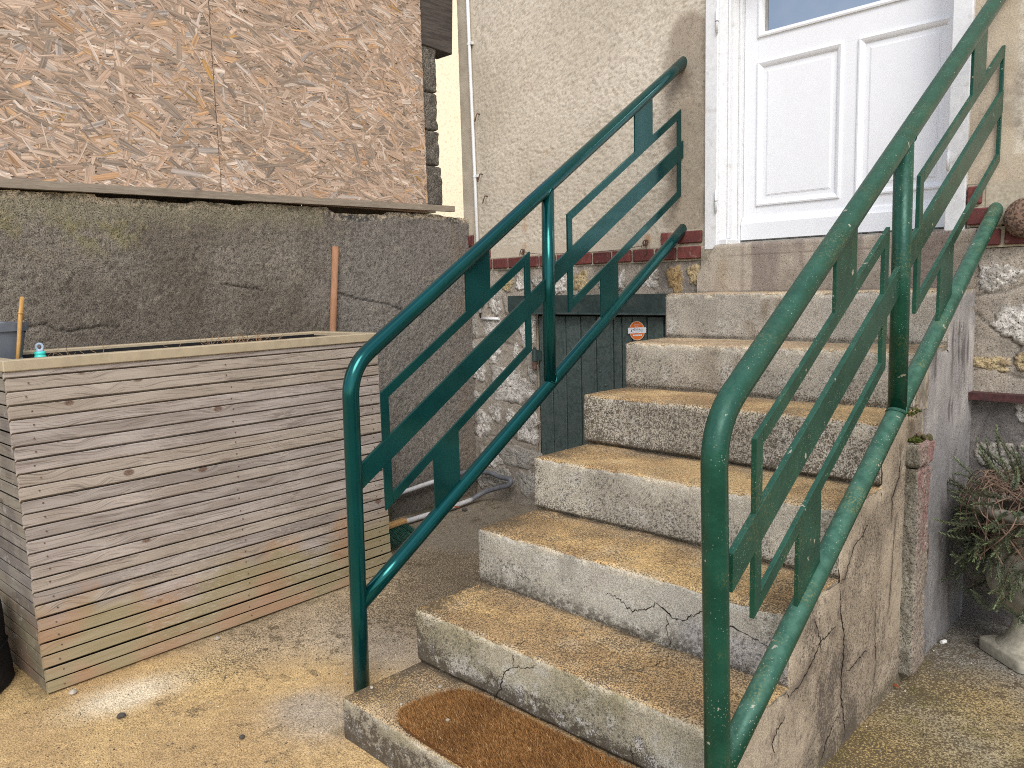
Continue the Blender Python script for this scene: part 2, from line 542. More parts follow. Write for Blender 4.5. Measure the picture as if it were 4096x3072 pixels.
M['bamboo'] = board_wood('bamboo_cane', (0.45, 0.25, 0.075), (0.54, 0.33, 0.12), (0.26, 0.14, 0.05), axis='Z', rough=0.6)
M['broomwood'] = board_wood('broom_wood', (0.42, 0.25, 0.10), (0.50, 0.32, 0.15), (0.25, 0.14, 0.06))

def strand_mat():
    k = NT('osb_strands')
    c = k.attr('col')
    uv = k.n('UVMap').outputs['UV']
    g = k.noise(k.mapv(uv, (3.0, 150.0, 1.0)), 1.0, 3.0, 0.6)
    g2 = k.noise(k.mapv(uv, (10.0, 520.0, 1.0)), 1.0, 2.0, 0.6)
    m = k.math('MULTIPLY', k.rng(g, 0.34, 0.66, 0.60, 1.16), k.rng(g2, 0.3, 0.7, 0.86, 1.10))
    c = k.mix(1.0, c, k.n('CombineColor', Red=m, Green=m, Blue=m).outputs[0], 'MULTIPLY')
    p = k.pos()
    c = k.mix(k.rng(k.noise(p, 2.2, 3), 0.45, 0.75, 0.0, 0.25), c, (0.24, 0.19, 0.155))
    return k.fin(c, 0.85, k.bump(g, 0.4, 0.001), spec=0.2)
M['strand'] = strand_mat()
M['osb'] = NT('osb_core').fin((0.27, 0.18, 0.125), 0.9)

def simple(name, color, rough=0.6, var=0.12, scale=30.0, bump=0.1, spec=0.4, dirt=None, dirt_thr=(0.55, 0.7), dirt_scale=12.0, dirt_amt=0.6, metallic=0.0):
    k = NT(name)
    p = k.pos()
    n = k.noise(p, scale, 3.0)
    m = k.rng(n, 0.3, 0.7, 1 - var, 1 + var)
    c = k.mix(1.0, color, k.n('CombineColor', Red=m, Green=m, Blue=m).outputs[0], 'MULTIPLY')
    if dirt is not None:
        c = k.mix(k.rng(k.noise(p, dirt_scale, 5.0, 0.6), dirt_thr[0], dirt_thr[1], 0, dirt_amt), c, dirt)
    return k.fin(c, rough, k.bump(n, bump, 0.002), spec=spec, Metallic=metallic)
M['door_white'] = simple('white_door_paint', (0.80, 0.815, 0.85), 0.42, 0.012, 20, 0.03, 0.40)
M['frame_white'] = simple('old_white_paint', (0.72, 0.73, 0.745), 0.5, 0.05, 60, 0.3, 0.4, (0.46, 0.44, 0.40), (0.58, 0.72), 17, 0.55)
M['alu'] = simple('grey_threshold_metal', (0.30, 0.29, 0.27), 0.45, 0.1, 60, 0.05, 0.5)
M['plank'] = simple('dark_green_plank_paint', (0.062, 0.088, 0.082), 0.55, 0.25, 60, 0.35, 0.4, (0.085, 0.108, 0.100), (0.44, 0.66), 16, 0.7)
M['lintel'] = simple('dark_green_steel_paint', (0.032, 0.052, 0.050), 0.40, 0.2, 30, 0.15, 0.5, (0.06, 0.075, 0.07), (0.5, 0.7), 8, 0.7)
M['rust'] = simple('rusty_steel', (0.10, 0.060, 0.045), 0.75, 0.35, 90, 0.4, 0.3, (0.20, 0.10, 0.05), (0.5, 0.65), 30, 0.7)
M['redbar'] = simple('red_painted_steel', (0.075, 0.030, 0.030), 0.6, 0.3, 60, 0.3, 0.3, (0.045, 0.03, 0.03), (0.5, 0.7), 20, 0.8)
M['white_pvc'] = simple('white_plastic', (0.74, 0.745, 0.75), 0.42, 0.04, 20, 0.03, 0.45)
M['grey_pvc'] = simple('grey_plastic_hose', (0.125, 0.13, 0.145), 0.55, 0.12, 50, 0.1, 0.35)
M['pale_pvc'] = simple('pale_grey_plastic', (0.50, 0.50, 0.51), 0.5, 0.08, 30, 0.05, 0.35, (0.3, 0.28, 0.25), (0.55, 0.7), 20, 0.5)
M['pot'] = simple('grey_pot_plastic', (0.125, 0.140, 0.165), 0.45, 0.10, 25, 0.05, 0.4, (0.2, 0.2, 0.2), (0.55, 0.75), 15, 0.4)
M['turq'] = simple('turquoise_plastic', (0.06, 0.62, 0.54), 0.4, 0.05, 40, 0.02, 0.45)
M['pale_blue'] = simple('pale_blue_plastic', (0.36, 0.44, 0.55), 0.4, 0.08, 40, 0.02, 0.45)
M['rim'] = simple('beige_rim_board', (0.40, 0.33, 0.225), 0.6, 0.06, 30, 0.08, 0.3, (0.27, 0.225, 0.15), (0.52, 0.72), 11, 0.6)
M['liner'] = simple('black_liner', (0.012, 0.012, 0.013), 0.6, 0.2, 40, 0.2, 0.3)
M['soil'] = simple('dry_soil', (0.030, 0.023, 0.018), 0.95, 0.5, 90, 1.0, 0.1)
M['dry'] = simple('dry_stems', (0.25, 0.155, 0.085), 0.85, 0.3, 90, 0.1, 0.2)
M['bag'] = simple('black_fabric', (0.010, 0.010, 0.011), 0.8, 0.3, 120, 0.4, 0.25, (0.028, 0.028, 0.03), (0.5, 0.7), 14, 0.7)
M['bristle'] = simple('dark_green_bristle', (0.010, 0.060, 0.042), 0.5, 0.9, 240, 0.2, 0.4)
M['urn'] = simple('cast_stone', (0.335, 0.315, 0.255), 0.9, 0.16, 70, 0.35, 0.2, (0.20, 0.19, 0.165), (0.45, 0.7), 9, 0.8)
M['black'] = simple('dark_hole', (0.01, 0.009, 0.008), 0.95, 0.1, 20, 0.1, 0.1)
M['pebble'] = simple('pebble_stone', (0.36, 0.32, 0.26), 0.9, 0.25, 120, 0.3, 0.2)
M['pebble_dark'] = simple('dark_pebble', (0.075, 0.068, 0.062), 0.9, 0.25, 120, 0.3, 0.2)
M['paper'] = simple('white_paper', (0.75, 0.74, 0.72), 0.7, 0.05, 80, 0.05, 0.3)
M['leaf_red'] = simple('dry_red_leaf', (0.20, 0.055, 0.025), 0.8, 0.3, 150, 0.1, 0.2)
M['moss'] = simple('moss', (0.050, 0.058, 0.014), 0.95, 0.6, 160, 0.6, 0.1)
M['weed'] = simple('weed_leaf', (0.035, 0.060, 0.018), 0.7, 0.4, 90, 0.1, 0.3)
M['needle'] = None
M['crack'] = simple('crack_dark', (0.022, 0.018, 0.014), 0.95, 0.2, 60, 0.1, 0.1)
M['stem'] = simple('brown_stem', (0.215, 0.145, 0.105), 0.75, 0.4, 70, 0.2, 0.3)
M['orange'] = simple('sticker_orange', (0.76, 0.175, 0.030), 0.45, 0.05, 200, 0.02, 0.4)
M['sticker_white'] = simple('sticker_white', (0.80, 0.82, 0.86), 0.45, 0.02, 200, 0.02, 0.4)
M['navy'] = simple('print_navy', (0.045, 0.050, 0.17), 0.5, 0.02, 200, 0.0, 0.4)
M['grey_print'] = simple('print_grey', (0.32, 0.34, 0.40), 0.5, 0.02, 200, 0.0, 0.4)
M['pink'] = simple('pink_paint', (0.36, 0.17, 0.15), 0.85, 0.3, 90, 0.4, 0.2, (0.25, 0.21, 0.18), (0.5, 0.62), 25, 0.8)

def needle_mat():
    k = NT('needle_foliage')
    c = k.attr('col')
    r = k.rand()
    m = k.rng(r, 0, 1, 0.75, 1.25)
    c = k.mix(1.0, c, k.n('CombineColor', Red=m, Green=m, Blue=m).outputs[0], 'MULTIPLY')
    return k.fin(c, 0.55, spec=0.3)
M['needle'] = needle_mat()
def fibre_mat():
    k = NT('coir_fibre')
    return k.fin(k.attr('col'), 0.8, spec=0.15)
M['fibre'] = fibre_mat()

def brick_mat():
    k = NT('red_brick')
    p = k.pos(); r = k.rand()
    n = k.noise(p, 55, 4, 0.65)
    c = k.mix(r, (0.125, 0.034, 0.030), (0.215, 0.062, 0.052))
    c = k.mix(k.rng(n, 0.42, 0.62), k.mix(0.55, c, (0.075, 0.03, 0.032)), c)
    d = k.voro(p, 130)
    c = k.mix(k.math('MULTIPLY', k.rng(d, 0.08, 0.14, 1, 0), k.rng(k.noise(p, 17, 2), 0.42, 0.58)), c, (0.48, 0.38, 0.33))
    c = k.mix(k.rng(k.noise(p, 21, 4), 0.60, 0.72, 0, 0.5), c, (0.32, 0.22, 0.18))
    return k.fin(c, 0.75, k.bump(n, 0.5, 0.002), spec=0.3)
M['brick'] = brick_mat()

def granite_mat():
    k = NT('brown_granite')
    p = k.pos()
    d = k.voro(p, 190, out='Color')
    v = k.n('SeparateColor', Color=d).outputs[0]
    c = k.mix(k.rng(v, 0.2, 0.8), (0.07, 0.045, 0.032), (0.23, 0.145, 0.105))
    return k.fin(c, 0.8, k.bump(v, 0.4, 0.002), spec=0.3)
M['granite'] = granite_mat()
def glass_mat():
    k = NT('door_glass')
    return k.fin((0.012, 0.013, 0.016), 0.015, IOR=5.0)
M['glass'] = glass_mat()

# ================================================================== SETTING: ground
def axis(a, b, step, far, n):
    core = np.arange(a, b + step * 0.5, step)
    g = np.geomspace(0.03, far, n)
    return np.concatenate([a - g[::-1], core, b + g])

gx = axis(-1.70, 1.75, 0.0075, 300.0, 26)
gy = axis(-0.90, 2.06, 0.0075, 300.0, 26)
GX, GY = np.meshgrid(gx, gy, indexing='ij')
P3 = np.stack([GX, GY, np.zeros_like(GX)], -1)

def ground_height(x, y):
    p = np.stack([x, y, np.zeros_like(x)], -1)
    h = (fbm(p, 2.2, 3, seed=1) - 0.5) * 0.012
    h = h + (fbm(p, 60, 3, 0.6, seed=2) - 0.5) * 0.0045
    return h * np.exp(-np.maximum(0, np.hypot(x, y) - 6) / 3) - 0.004

n_big = fbm(P3, 1.7, 4, seed=4)
n_mid = fbm(P3, 6.0, 4, seed=5)
n_fine = fbm(P3, 42.0, 3, 0.6, seed=6)
gcol = mixc((0.545, 0.375, 0.175), (0.455, 0.305, 0.145), sstep(0.38, 0.62, n_mid))
gcol = mixc(gcol, (0.60, 0.42, 0.17), 0.55 * sstep(0.50, 0.66, n_big))
beige = sstep(-0.02, 0.40, GY - 0.55 * (GX + 0.45) + (n_big - 0.5) * 0.5) * (GX < 0.3)
gcol = mixc(gcol, mixc((0.46, 0.375, 0.265), (0.36, 0.290, 0.205), n_mid), beige * 0.75)
warp = (n_mid - 0.5) * 0.5
# grey cement smear beside the first step, and the paler band towards the wall
grey = blob(GX + warp * 0.4, GY, -0.17, 0.02, 0.17, 0.13, 3) + 0.75 * blob(GX, GY, -0.42, 0.42, 0.42, 0.14, 3)
gcol = mixc(gcol, (0.40, 0.335, 0.255), np.clip(grey, 0, 1) * 0.85)
back = sstep(0.35, 1.25, GY + warp * 0.5 + 0.22 * GX + 0.1) * (GX < 0.3)
gcol = mixc(gcol, mixc((0.33, 0.265, 0.185), (0.22, 0.18, 0.135), n_mid), back * 0.85)
dark_cement = sstep(1.12, 1.26, GY - 0.38 * (GX + 1.1) + (n_mid - 0.5) * 0.12) * (GX < 0.3)
gcol = mixc(gcol, mixc((0.185, 0.160, 0.120), (0.25, 0.215, 0.165), n_big), dark_cement * 0.85)
# pool of reflected light painted pale in front of the planter
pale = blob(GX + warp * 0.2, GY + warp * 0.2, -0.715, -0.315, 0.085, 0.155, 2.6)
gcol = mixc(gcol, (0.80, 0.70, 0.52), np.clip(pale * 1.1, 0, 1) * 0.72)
# right-hand yard: ochre at the front, grey broomed cement by the urn
rightm = (GX > 0.9)
gcol = mixc(gcol, mixc((0.40, 0.295, 0.125), (0.26, 0.205, 0.100), sstep(0.35, 0.62, n_mid)), rightm * 0.8)
rg = sstep(1.20, 1.62, GY + (n_mid - 0.5) * 0.45) * rightm
broom = fbm(np.stack([GX * 8 + GY * 5, (GY * 0.9 - GX * 0.55) * 120, GX * 0], -1), 1.0, 2, seed=8)
gcol = mixc(gcol, mixc((0.15, 0.145, 0.13), (0.33, 0.315, 0.285), broom), rg * 0.92)
band = np.clip(1 - np.abs(GY - 1.22 + (GX - 1.1) * 0.7) / 0.26, 0, 1) * rightm
gcol = mixc(gcol, mixc((0.20, 0.185, 0.13), (0.42, 0.39, 0.30), broom), band * 0.65)
moss = sstep(0.46, 0.60, fbm(P3, 11, 4, 0.6, seed=9)) * np.clip(blob(GX, GY, 1.08, 1.42, 0.09, 0.22) + blob(GX, GY, 1.2, 1.15, 0.25, 0.1) * 0.8 + blob(GX, GY, 1.03, 0.95, 0.05, 0.4) * 0.7, 0, 1)
gcol = mixc(gcol, (0.175, 0.160, 0.045), moss * 0.7)
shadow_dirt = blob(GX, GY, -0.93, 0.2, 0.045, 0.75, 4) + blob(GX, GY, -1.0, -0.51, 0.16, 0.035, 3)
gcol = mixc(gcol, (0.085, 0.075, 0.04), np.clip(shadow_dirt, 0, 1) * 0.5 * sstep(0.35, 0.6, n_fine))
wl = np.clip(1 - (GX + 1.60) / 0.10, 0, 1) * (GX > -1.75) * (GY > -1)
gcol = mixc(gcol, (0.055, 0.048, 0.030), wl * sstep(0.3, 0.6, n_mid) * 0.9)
sb = np.clip(1 - np.abs(GX + 0.03 + 0.027 * GY) / 0.04, 0, 1) * (GY > -0.02) * (GY < 2.0)
gcol = mixc(gcol, (0.12, 0.10, 0.06), sb * 0.5)
smud = sstep(0.54, 0.68, fbm(np.stack([GX * 1.0, GY * 1.0, GX * 0], -1), 24, 4, 0.6, seed=14)) * sstep(0.35, 0.65, fbm(P3, 3.1, 3, seed=15))
gcol = mixc(gcol, (0.17, 0.125, 0.072), smud * 0.35 * (1 - np.clip(pale, 0, 1)))
gcol = gcol * (0.80 + 0.40 * n_fine)[..., None]
gspk = np.clip(0.22 + 0.40 * sstep(0.42, 0.68, n_big) + 0.35 * smud + 0.34 * rightm + 0.22 * beige - 0.35 * dark_cement - 0.3 * np.clip(grey, 0, 1) - 0.10 * np.clip(pale, 0, 1), 0, 1.0)
GP = np.stack([GX, GY, ground_height(GX, GY) + 0.0018 * (broom - 0.5) * (rg + band)], -1)
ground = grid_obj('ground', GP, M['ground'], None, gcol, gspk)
tag(ground, 'ochre sandy cement yard around the steps, grey and broomed by the urn', kind='structure')

# ================================================================== HOUSE
FA = -0.0249
house = empty('house', (0, 2.0, 0), FA, 'cream rendered house front with white door, red brick course and rubble stone base', 'house')
# everything below is in house coordinates: x along the front, y into the house, z up

def render_patch(name, x0, x1, z0, z1, step, seed, right=False, smooth_left=False):
    u = np.arange(x0, x1 + step * 0.5, step); w = np.arange(z0, z1 + step * 0.5, step)
    X, Z = np.meshgrid(u, w, indexing='ij')
    p = np.stack([X, np.zeros_like(X), Z], -1)
    ang = 0.42 * sstep(1.5, 2.3, Z) + 0.35 * (fbm(p, 1.3, 2, seed=seed) - 0.5) + (0.25 if right else 0.02)
    ca, sa = np.cos(ang), np.sin(ang)
    a = X * ca + Z * sa; b = -X * sa + Z * ca
    st = fbm(np.stack([a * 62, b * 150, X * 0 + seed], -1), 1.0, 3, 0.6, seed=seed)
    lump = fbm(p, 38, 3, seed=seed + 1)
    rough = np.ones_like(X)
    if smooth_left:
        rough = sstep(x0 + 0.125, x0 + 0.15, X + 0.006 * lump) * sstep(z0 + 0.055, z0 + 0.075, Z + 0.01 * lump)
    if right:
        rough = sstep(1.115, 1.14, X + 0.01 * lump) * sstep(1.615, 1.64, Z)
    stain = np.zeros_like(X)
    if not right:
        edge = (fbm(p, 14, 3, seed=31) - 0.5) * 0.09
        s1 = sstep(0.02, -0.02, np.hypot((X + 0.135), np.maximum(0, np.abs(Z - 2.255) - 0.05)) - 0.098 + edge * 0.45)
        s2 = sstep(0.03, -0.03, np.hypot((X + 0.125) * 1.0, np.maximum(0, np.abs(Z - 1.83) - 0.14)) - 0.075 + edge)
        s3 = sstep(0.03, -0.03, np.abs(X + 0.155 + edge * 1.0) - 0.115 + 0.02 * sstep(2.1, 1.6, Z)) * sstep(2.3, 2.25, Z) * sstep(1.45, 1.5, Z)
        s4 = sstep(0.03, -0.03, np.hypot(X + 0.14, Z - 1.56) - 0.12 + edge)
        stain = np.clip(np.maximum.reduce([s1 * 0.9, s2 * 0.95, s3 * 0.80, s4 * 0.95]), 0, 1)
        rough = rough * (1 - 0.85 * np.maximum(s1, np.maximum(s2, s4)))
    depth = (st - 0.5) * 0.0105 * rough + (lump - 0.5) * 0.003
    big = fbm(p, 2.1, 4, seed=seed + 3)
    c = mixc((0.535, 0.480, 0.390), (0.630, 0.572, 0.475), sstep(0.35, 0.65, big))
    c = mixc(c, (0.36, 0.305, 0.235), (1 - sstep(0.36, 0.50, st)) * 0.55 * rough)
    c = mixc(c, (0.50, 0.43, 0.335), (1 - rough) * 0.6)
    if smooth_left:
        c = mixc(c, (0.375, 0.325, 0.25), np.clip(1 - (X - x0 - 0.02) / 0.16, 0, 1) * 0.75 * sstep(0.3, 0.6, fbm(p, 7, 4, seed=40)))
    if not right:
        wet = mixc((0.270, 0.225, 0.172), (0.350, 0.295, 0.232), fbm(p, 30, 3, seed=41))
        c = mixc(c, wet, stain * 0.93)
        c = mixc(c, (0.09, 0.072, 0.055), 0.5 * sstep(0.62, 0.80, fbm(p, 60, 4, 0.6, seed=42)) * stain)
        halo = blob(X, Z, -0.17, 2.11, 0.055, 0.05)
        c = mixc(c, (0.12, 0.10, 0.085), halo * 0.6)
        for (rx, rz, h, w_) in ((-1.165, 1.50, 0.10, 0.016), (-1.17, 1.62, 0.05, 0.008), (-0.98, 1.93, 0.022, 0.02), (-1.08, 2.28, 0.02, 0.014), (-0.355, 1.44, 0.03, 0.018)):
            c = mixc(c, (0.42, 0.20, 0.075), 0.75 * blob(X, Z, rx, rz, w_, h) * sstep(0.35, 0.6, lump))
        for k in range(16):
            q = np.random.default_rng(100 + k)
            rx, rz = q.uniform(-1.5, -0.25), q.uniform(1.5, 2.9)
            c = mixc(c, (0.20, 0.17, 0.12), 0.8 * blob(X, Z, rx, rz, q.uniform(0.004, 0.011), q.uniform(0.005, 0.014)) * sstep(0.35, 0.55, lump))
    else:
        d_ = blob(X, Z, 1.10, 1.84, 0.05, 0.07) + blob(X, Z, 1.14, 1.72, 0.06, 0.035) * 0.8 + blob(X, Z, 1.10, 1.53, 0.05, 0.045) + blob(X, Z, 1.03, 1.68, 0.02, 0.2) * 0.3
        c = mixc(c, (0.22, 0.19, 0.165), np.clip(d_, 0, 1) * 0.8 * sstep(0.3, 0.55, lump))
        c = mixc(c, (0.48, 0.40, 0.30), (1 - rough) * 0.6)
    o = grid_obj(name, np.stack([X, -depth, Z], -1), M['render'], house, c, 0.18 + 0.25 * stain)
    return o

o = render_patch('rendered_wall', -1.662, -0.0415, 1.3985, 3.10, 0.006, 11, smooth_left=True)
tag(o, 'rough cream render with a dark damp patch beside the door frame')
o = render_patch('rendered_wall', 0.990, 1.75, 1.545, 3.10, 0.008, 12, right=True)
tag(o, 'rough cream render to the right of the door')
b = MB()
b.box(-0.0415, 0.99, 0.0, 0.2, 2.62, 3.12)            # wall over the door, out of frame
b.box(-1.66, 4.0, 0.012, 0.25, 3.1, 4.6)
b.box(1.75, 4.0, 0.004, 0.25, 0.0, 3.1)
b.box(-1.66, -0.075, 0.03, 0.28, 1.19, 3.10)          # masonry core
b.box(0.995, 1.76, 0.03, 0.28, 0.0, 3.10)
b.box(-1.655, -1.12, 0.03, 0.28, -0.02, 1.19)
b.box(-1.655, -1.45, 0.28, 6.0, -0.02, 4.6)           # left flank of the house running back
b.build('masonry_core', simple('plain_cream_render', (0.55, 0.46, 0.34), 0.9, 0.08, 30, 0.4, 0.2), house)

# ---- stone base: mortar ground with rubble stones set in it
def mortar_patch(name, x0, x1, z0, z1, step, seed, grooves=()):
    u = np.arange(x0, x1 + step * 0.5, step); w = np.arange(z0, z1 + step * 0.5, step)
    X, Z = np.meshgrid(u, w, indexing='ij')
    p = np.stack([X, np.zeros_like(X), Z], -1)
    n1 = fbm(p, 9, 4, seed=seed); n2 = fbm(p, 45, 3, 0.6, seed=seed + 1)
    depth = (n1 - 0.5) * 0.016 + (n2 - 0.5) * 0.006
    c = mixc((0.270, 0.238, 0.198), (0.370, 0.325, 0.270), sstep(0.36, 0.64, n1))
    c = mixc(c, (0.40, 0.355, 0.30), 0.6 * sstep(0.55, 0.7, n2))
    for g in grooves:
        d = segdist(X + (n1 - 0.5) * 0.02, Z + (n2 - 0.5) * 0.012, g)
        k = np.exp(-(d / 0.005) ** 2)
        depth = depth - 0.007 * k
        c = mixc(c, (0.125, 0.108, 0.092), k * 0.7)
    if x0 > 0.5:                                        # occlusion shade painted into the dirty grey cement under the red bar
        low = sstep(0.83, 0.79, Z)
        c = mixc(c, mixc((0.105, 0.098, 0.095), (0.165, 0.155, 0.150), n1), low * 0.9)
    else:
        c = mixc(c, (0.17, 0.15, 0.125), 0.65 * sstep(0.55, 0.15, Z) * sstep(0.35, 0.6, n1))
        dmp = blob(X, Z, -0.26, 1.26, 0.05, 0.12) + blob(X, Z, -0.14, 1.25, 0.06, 0.12)
        c = mixc(c, (0.16, 0.145, 0.13), np.clip(dmp, 0, 1) * 0.75)
    c = c * (0.85 + 0.3 * n2)[..., None]
    return grid_obj(name, np.stack([X, 0.004 - depth, Z], -1), M['mortar'], house, c, 0.30 + 0 * X)

ST_COLS = {'w': ((0.66, 0.63, 0.58), (0.30, 0.275, 0.24)), 'g': ((0.40, 0.38, 0.34), (0.25, 0.235, 0.21)),
           'y': ((0.50, 0.40, 0.23), (0.30, 0.22, 0.13)), 'b': ((0.36, 0.25, 0.12), (0.22, 0.14, 0.07)), 'd': ((0.22, 0.20, 0.18), (0.12, 0.11, 0.10))}
def stone(parent, x, z, rx, rz, kind, seed, proud=0.008):
    q = np.random.default_rng(seed)
    rx, rz = rx * 1.16, rz * 1.16
    nr, na = 11, 40
    ang = np.linspace(0, 2 * np.pi, na, endpoint=False)
    ph = q.uniform(0, 6.28, 4)
    outl = 1 + 0.13 * np.cos(2 * ang + ph[0]) * 0.5 + 0.12 * np.cos(3 * ang + ph[1]) + 0.07 * np.cos(5 * ang + ph[2]) + 0.05 * np.cos(9 * ang + ph[3]) + q.normal(0, 0.085, na)
    sq = (np.abs(np.cos(ang)) ** 4 + np.abs(np.sin(ang)) ** 4) ** -0.25
    outl = outl * (0.55 + 0.45 * sq)
    rr = np.linspace(0.04, 1.0, nr)
    A, Rr = np.meshgrid(ang, rr, indexing='ij')
    O = outl[:, None]
    X = x + np.cos(A) * Rr * rx * O; Z = z + np.sin(A) * Rr * rz * O
    p = np.stack([X, np.zeros_like(X), Z], -1)
    n1 = fbm(p, 26, 4, 0.6, seed=seed % 50); n2 = fbm(p, 90, 3, 0.6, seed=seed % 50 + 3)
    dome = np.sqrt(np.clip(1 - Rr ** 6, 0, 1))
    Y = -(-0.008 + (proud * 0.35 + 0.008) * dome + (n1 - 0.5) * 0.016 * dome + (n2 - 0.5) * 0.013 * dome)
    ca, cb = ST_COLS[kind]
    c = mixc(ca, cb, 0.85 * sstep(0.49, 0.62, n1 * 0.5 + n2 * 0.5 + 0.07 * Rr ** 3))
    c = mixc(c, (0.27, 0.24, 0.20), 0.8 * sstep(0.72, 1.0, Rr + (n2 - 0.5) * 0.4))
    V = np.stack([X, Y, Z], -1).reshape(-1, 3)
    f = []
    for i in range(na):
        j = (i + 1) % na
        for k in range(nr - 1):
            f.append((i * nr + k, i * nr + k + 1, j * nr + k + 1, j * nr + k))
    f = np.array(f)
    me = mesh_np('stone', V, f, c.reshape(-1, 3), np.full(len(V), 0.4))
    o = link('stone', me, M['stone'], parent)
    return o

mw = mortar_patch('stone_wall', -1.662, -1.104, -0.02, 1.3345, 0.008, 51,
                  [((-1.65, 0.62), (-1.45, 0.60), (-1.12, 0.57)), ((-1.66, 0.93), (-1.5, 0.95), (-1.36, 0.92), (-1.2, 0.9)), ((-1.36, 1.18), (-1.34, 1.08), (-1.22, 1.06)),
                   ((-1.5, 1.33), (-1.49, 1.2), (-1.36, 1.19)), ((-1.66, 0.35), (-1.4, 0.38), (-1.12, 0.36))])
tag(mw, 'rubble stone wall of white limestone in grey mortar, left of the cellar door')
for i, (x, z, rx, rz, k) in enumerate([(-1.41, 1.15, .048, .062, 'w'), (-1.215, 1.255, .030, .040, 'w'), (-1.315, 1.25, .042, .035, 'y'), (-1.595, 1.01, .022, .060, 'g'),
        (-1.455, 1.015, .075, .048, 'w'), (-1.165, 0.985, .052, .10, 'w'), (-1.255, 0.875, .022, .042, 'w'), (-1.44, 0.85, .052, .045, 'w'),
        (-1.575, 0.735, .058, .042, 'w'), (-1.305, 0.675, .150, .095, 'w'), (-1.55, 0.435, .065, .075, 'w'), (-1.44, 0.515, .045, .055, 'w'),
        (-1.315, 0.50, .040, .040, 'w'), (-1.185, 0.455, .085, .090, 'w'), (-1.27, 0.275, .150, .060, 'g'), (-1.59, 0.58, .05, .045, 'g'),
        (-1.50, 0.235, .085, .055, 'w'), (-1.40, 0.125, .105, .060, 'g'), (-1.20, 0.130, .080, .070, 'g'), (-1.57, 0.105, .06, .06, 'g'),
        (-1.44, 0.655, .035, .03, 'g'), (-1.54, 1.17, .045, .03, 'g'), (-1.60, 0.88, .035, .04, 'g'), (-1.55, 1.265, .05, .035, 'g'), (-1.135, 0.76, .03, .05, 'g')]):
    stone(mw, x, z, rx, rz, k, 300 + i)
mo = mortar_patch('stone_wall', -1.1035, -0.02, 1.186, 1.3345, 0.008, 53)
tag(mo, 'mortar band with pale stones above the cellar door lintel')
for i, (x, z, rx, rz, k) in enumerate([(-1.07, 1.262, .045, .035, 'g'), (-0.915, 1.245, .048, .048, 'w'), (-0.775, 1.25, .055, .050, 'y'), (-0.60, 1.255, .05, .04, 'g'), (-0.51, 1.25, .022, .045, 'w'),
        (-0.35, 1.262, .052, .046, 'w'), (-0.205, 1.252, .042, .058, 'b'), (-0.098, 1.272, .036, .044, 'y')]):
    stone(mo, x, z, rx, rz, k, 340 + i, 0.010)
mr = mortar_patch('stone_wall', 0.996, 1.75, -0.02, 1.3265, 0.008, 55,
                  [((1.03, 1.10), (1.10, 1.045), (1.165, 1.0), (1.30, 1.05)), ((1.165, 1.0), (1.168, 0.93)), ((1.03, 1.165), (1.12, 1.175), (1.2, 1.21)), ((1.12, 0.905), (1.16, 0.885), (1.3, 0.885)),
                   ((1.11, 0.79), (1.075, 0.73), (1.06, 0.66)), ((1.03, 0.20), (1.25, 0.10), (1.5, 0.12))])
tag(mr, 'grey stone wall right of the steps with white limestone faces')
for i, (x, z, rx, rz, k) in enumerate([(1.095, 1.225, .060, .045, 'w'), (1.165, 1.070, .072, .058, 'w'), (1.092, 0.928, .055, .025, 'y'), (1.20, 0.94, .04, .03, 'y'), (1.205, 0.765, .03, .04, 'w'),
        (1.30, 1.235, .08, .05, 'g'), (1.12, 0.60, .06, .05, 'g'), (1.24, 0.60, .05, .06, 'g'), (1.13, 0.16, .10, .05, 'd'), (1.27, 0.30, .09, .06, 'd'), (1.10, 0.36, .06, .07, 'd'), (1.35, 0.95, .07, .05, 'g'), (1.42, 0.7, .08, .06, 'g'),
        (1.5, 1.12, .08, .06, 'w')]):
    stone(mr, x, z, rx, rz, k, 360 + i, 0.009)

# ---- brick courses
def brick_course(x0, x1, z0, z1, widths=None, gap=0.012, seed=0, label=None):
    q = np.random.default_rng(seed)
    me = MB().box(x0, x1, -0.001, 0.02, z0 - 0.006, z1 + 0.006).build('brick_course', M['mortar_plain'], house)
    x = x0 + 0.002
    widths = widths or [0.112] * 60
    for w in widths:
        if x >= x1 - 0.02: break
        e = min(x + w, x1 - 0.002)
        b = MB().box(x, e - q.uniform(0, 0.002), -0.011 - q.uniform(0, 0.004), 0.01, z0 + q.uniform(0, 0.002), z1 - q.uniform(0, 0.002), 0.004)
        b.build('brick', M['brick'], me)
        x = e + gap
    if label: tag(me, label)
    return me
M['mortar_plain'] = simple('pale_brick_mortar', (0.42, 0.375, 0.29), 0.95, 0.15, 90, 0.5, 0.2, (0.2, 0.17, 0.14), (0.5, 0.7), 15, 0.5)
brick_course(-1.662, -1.435, 1.405, 1.4655, [0.105, 0.11, 0.11], seed=2)
brick_course(-1.662, -1.575, 1.474, 1.540, [0.085], seed=3)
brick_course(-1.662, -0.043, 1.3385, 1.3955, [0.108, 0.112, 0.115, 0.105, 0.11, 0.112, 0.108, 0.112, 0.11, 0.112, 0.116, 0.112, 0.128, 0.128, 0.12], seed=4)
brick_course(-0.278, -0.046, 1.4085, 1.4635, [0.085, 0.125], gap=0.006, seed=5)
brick_course(0.994, 1.75, 1.3325, 1.3895, [0.105, 0.115, 0.11, 0.11, 0.11, 0.11], seed=6)
brick_course(0.994, 1.10, 1.4045, 1.4625, [0.075, 0.02], seed=7)
brick_course(0.992, 1.05, 1.4755, 1.538, [0.045], seed=8)
MB().box(-1.435, -0.278, -0.002, 0.02, 1.3965, 1.4025).build('mortar_joint', M['mortar_plain'], house)
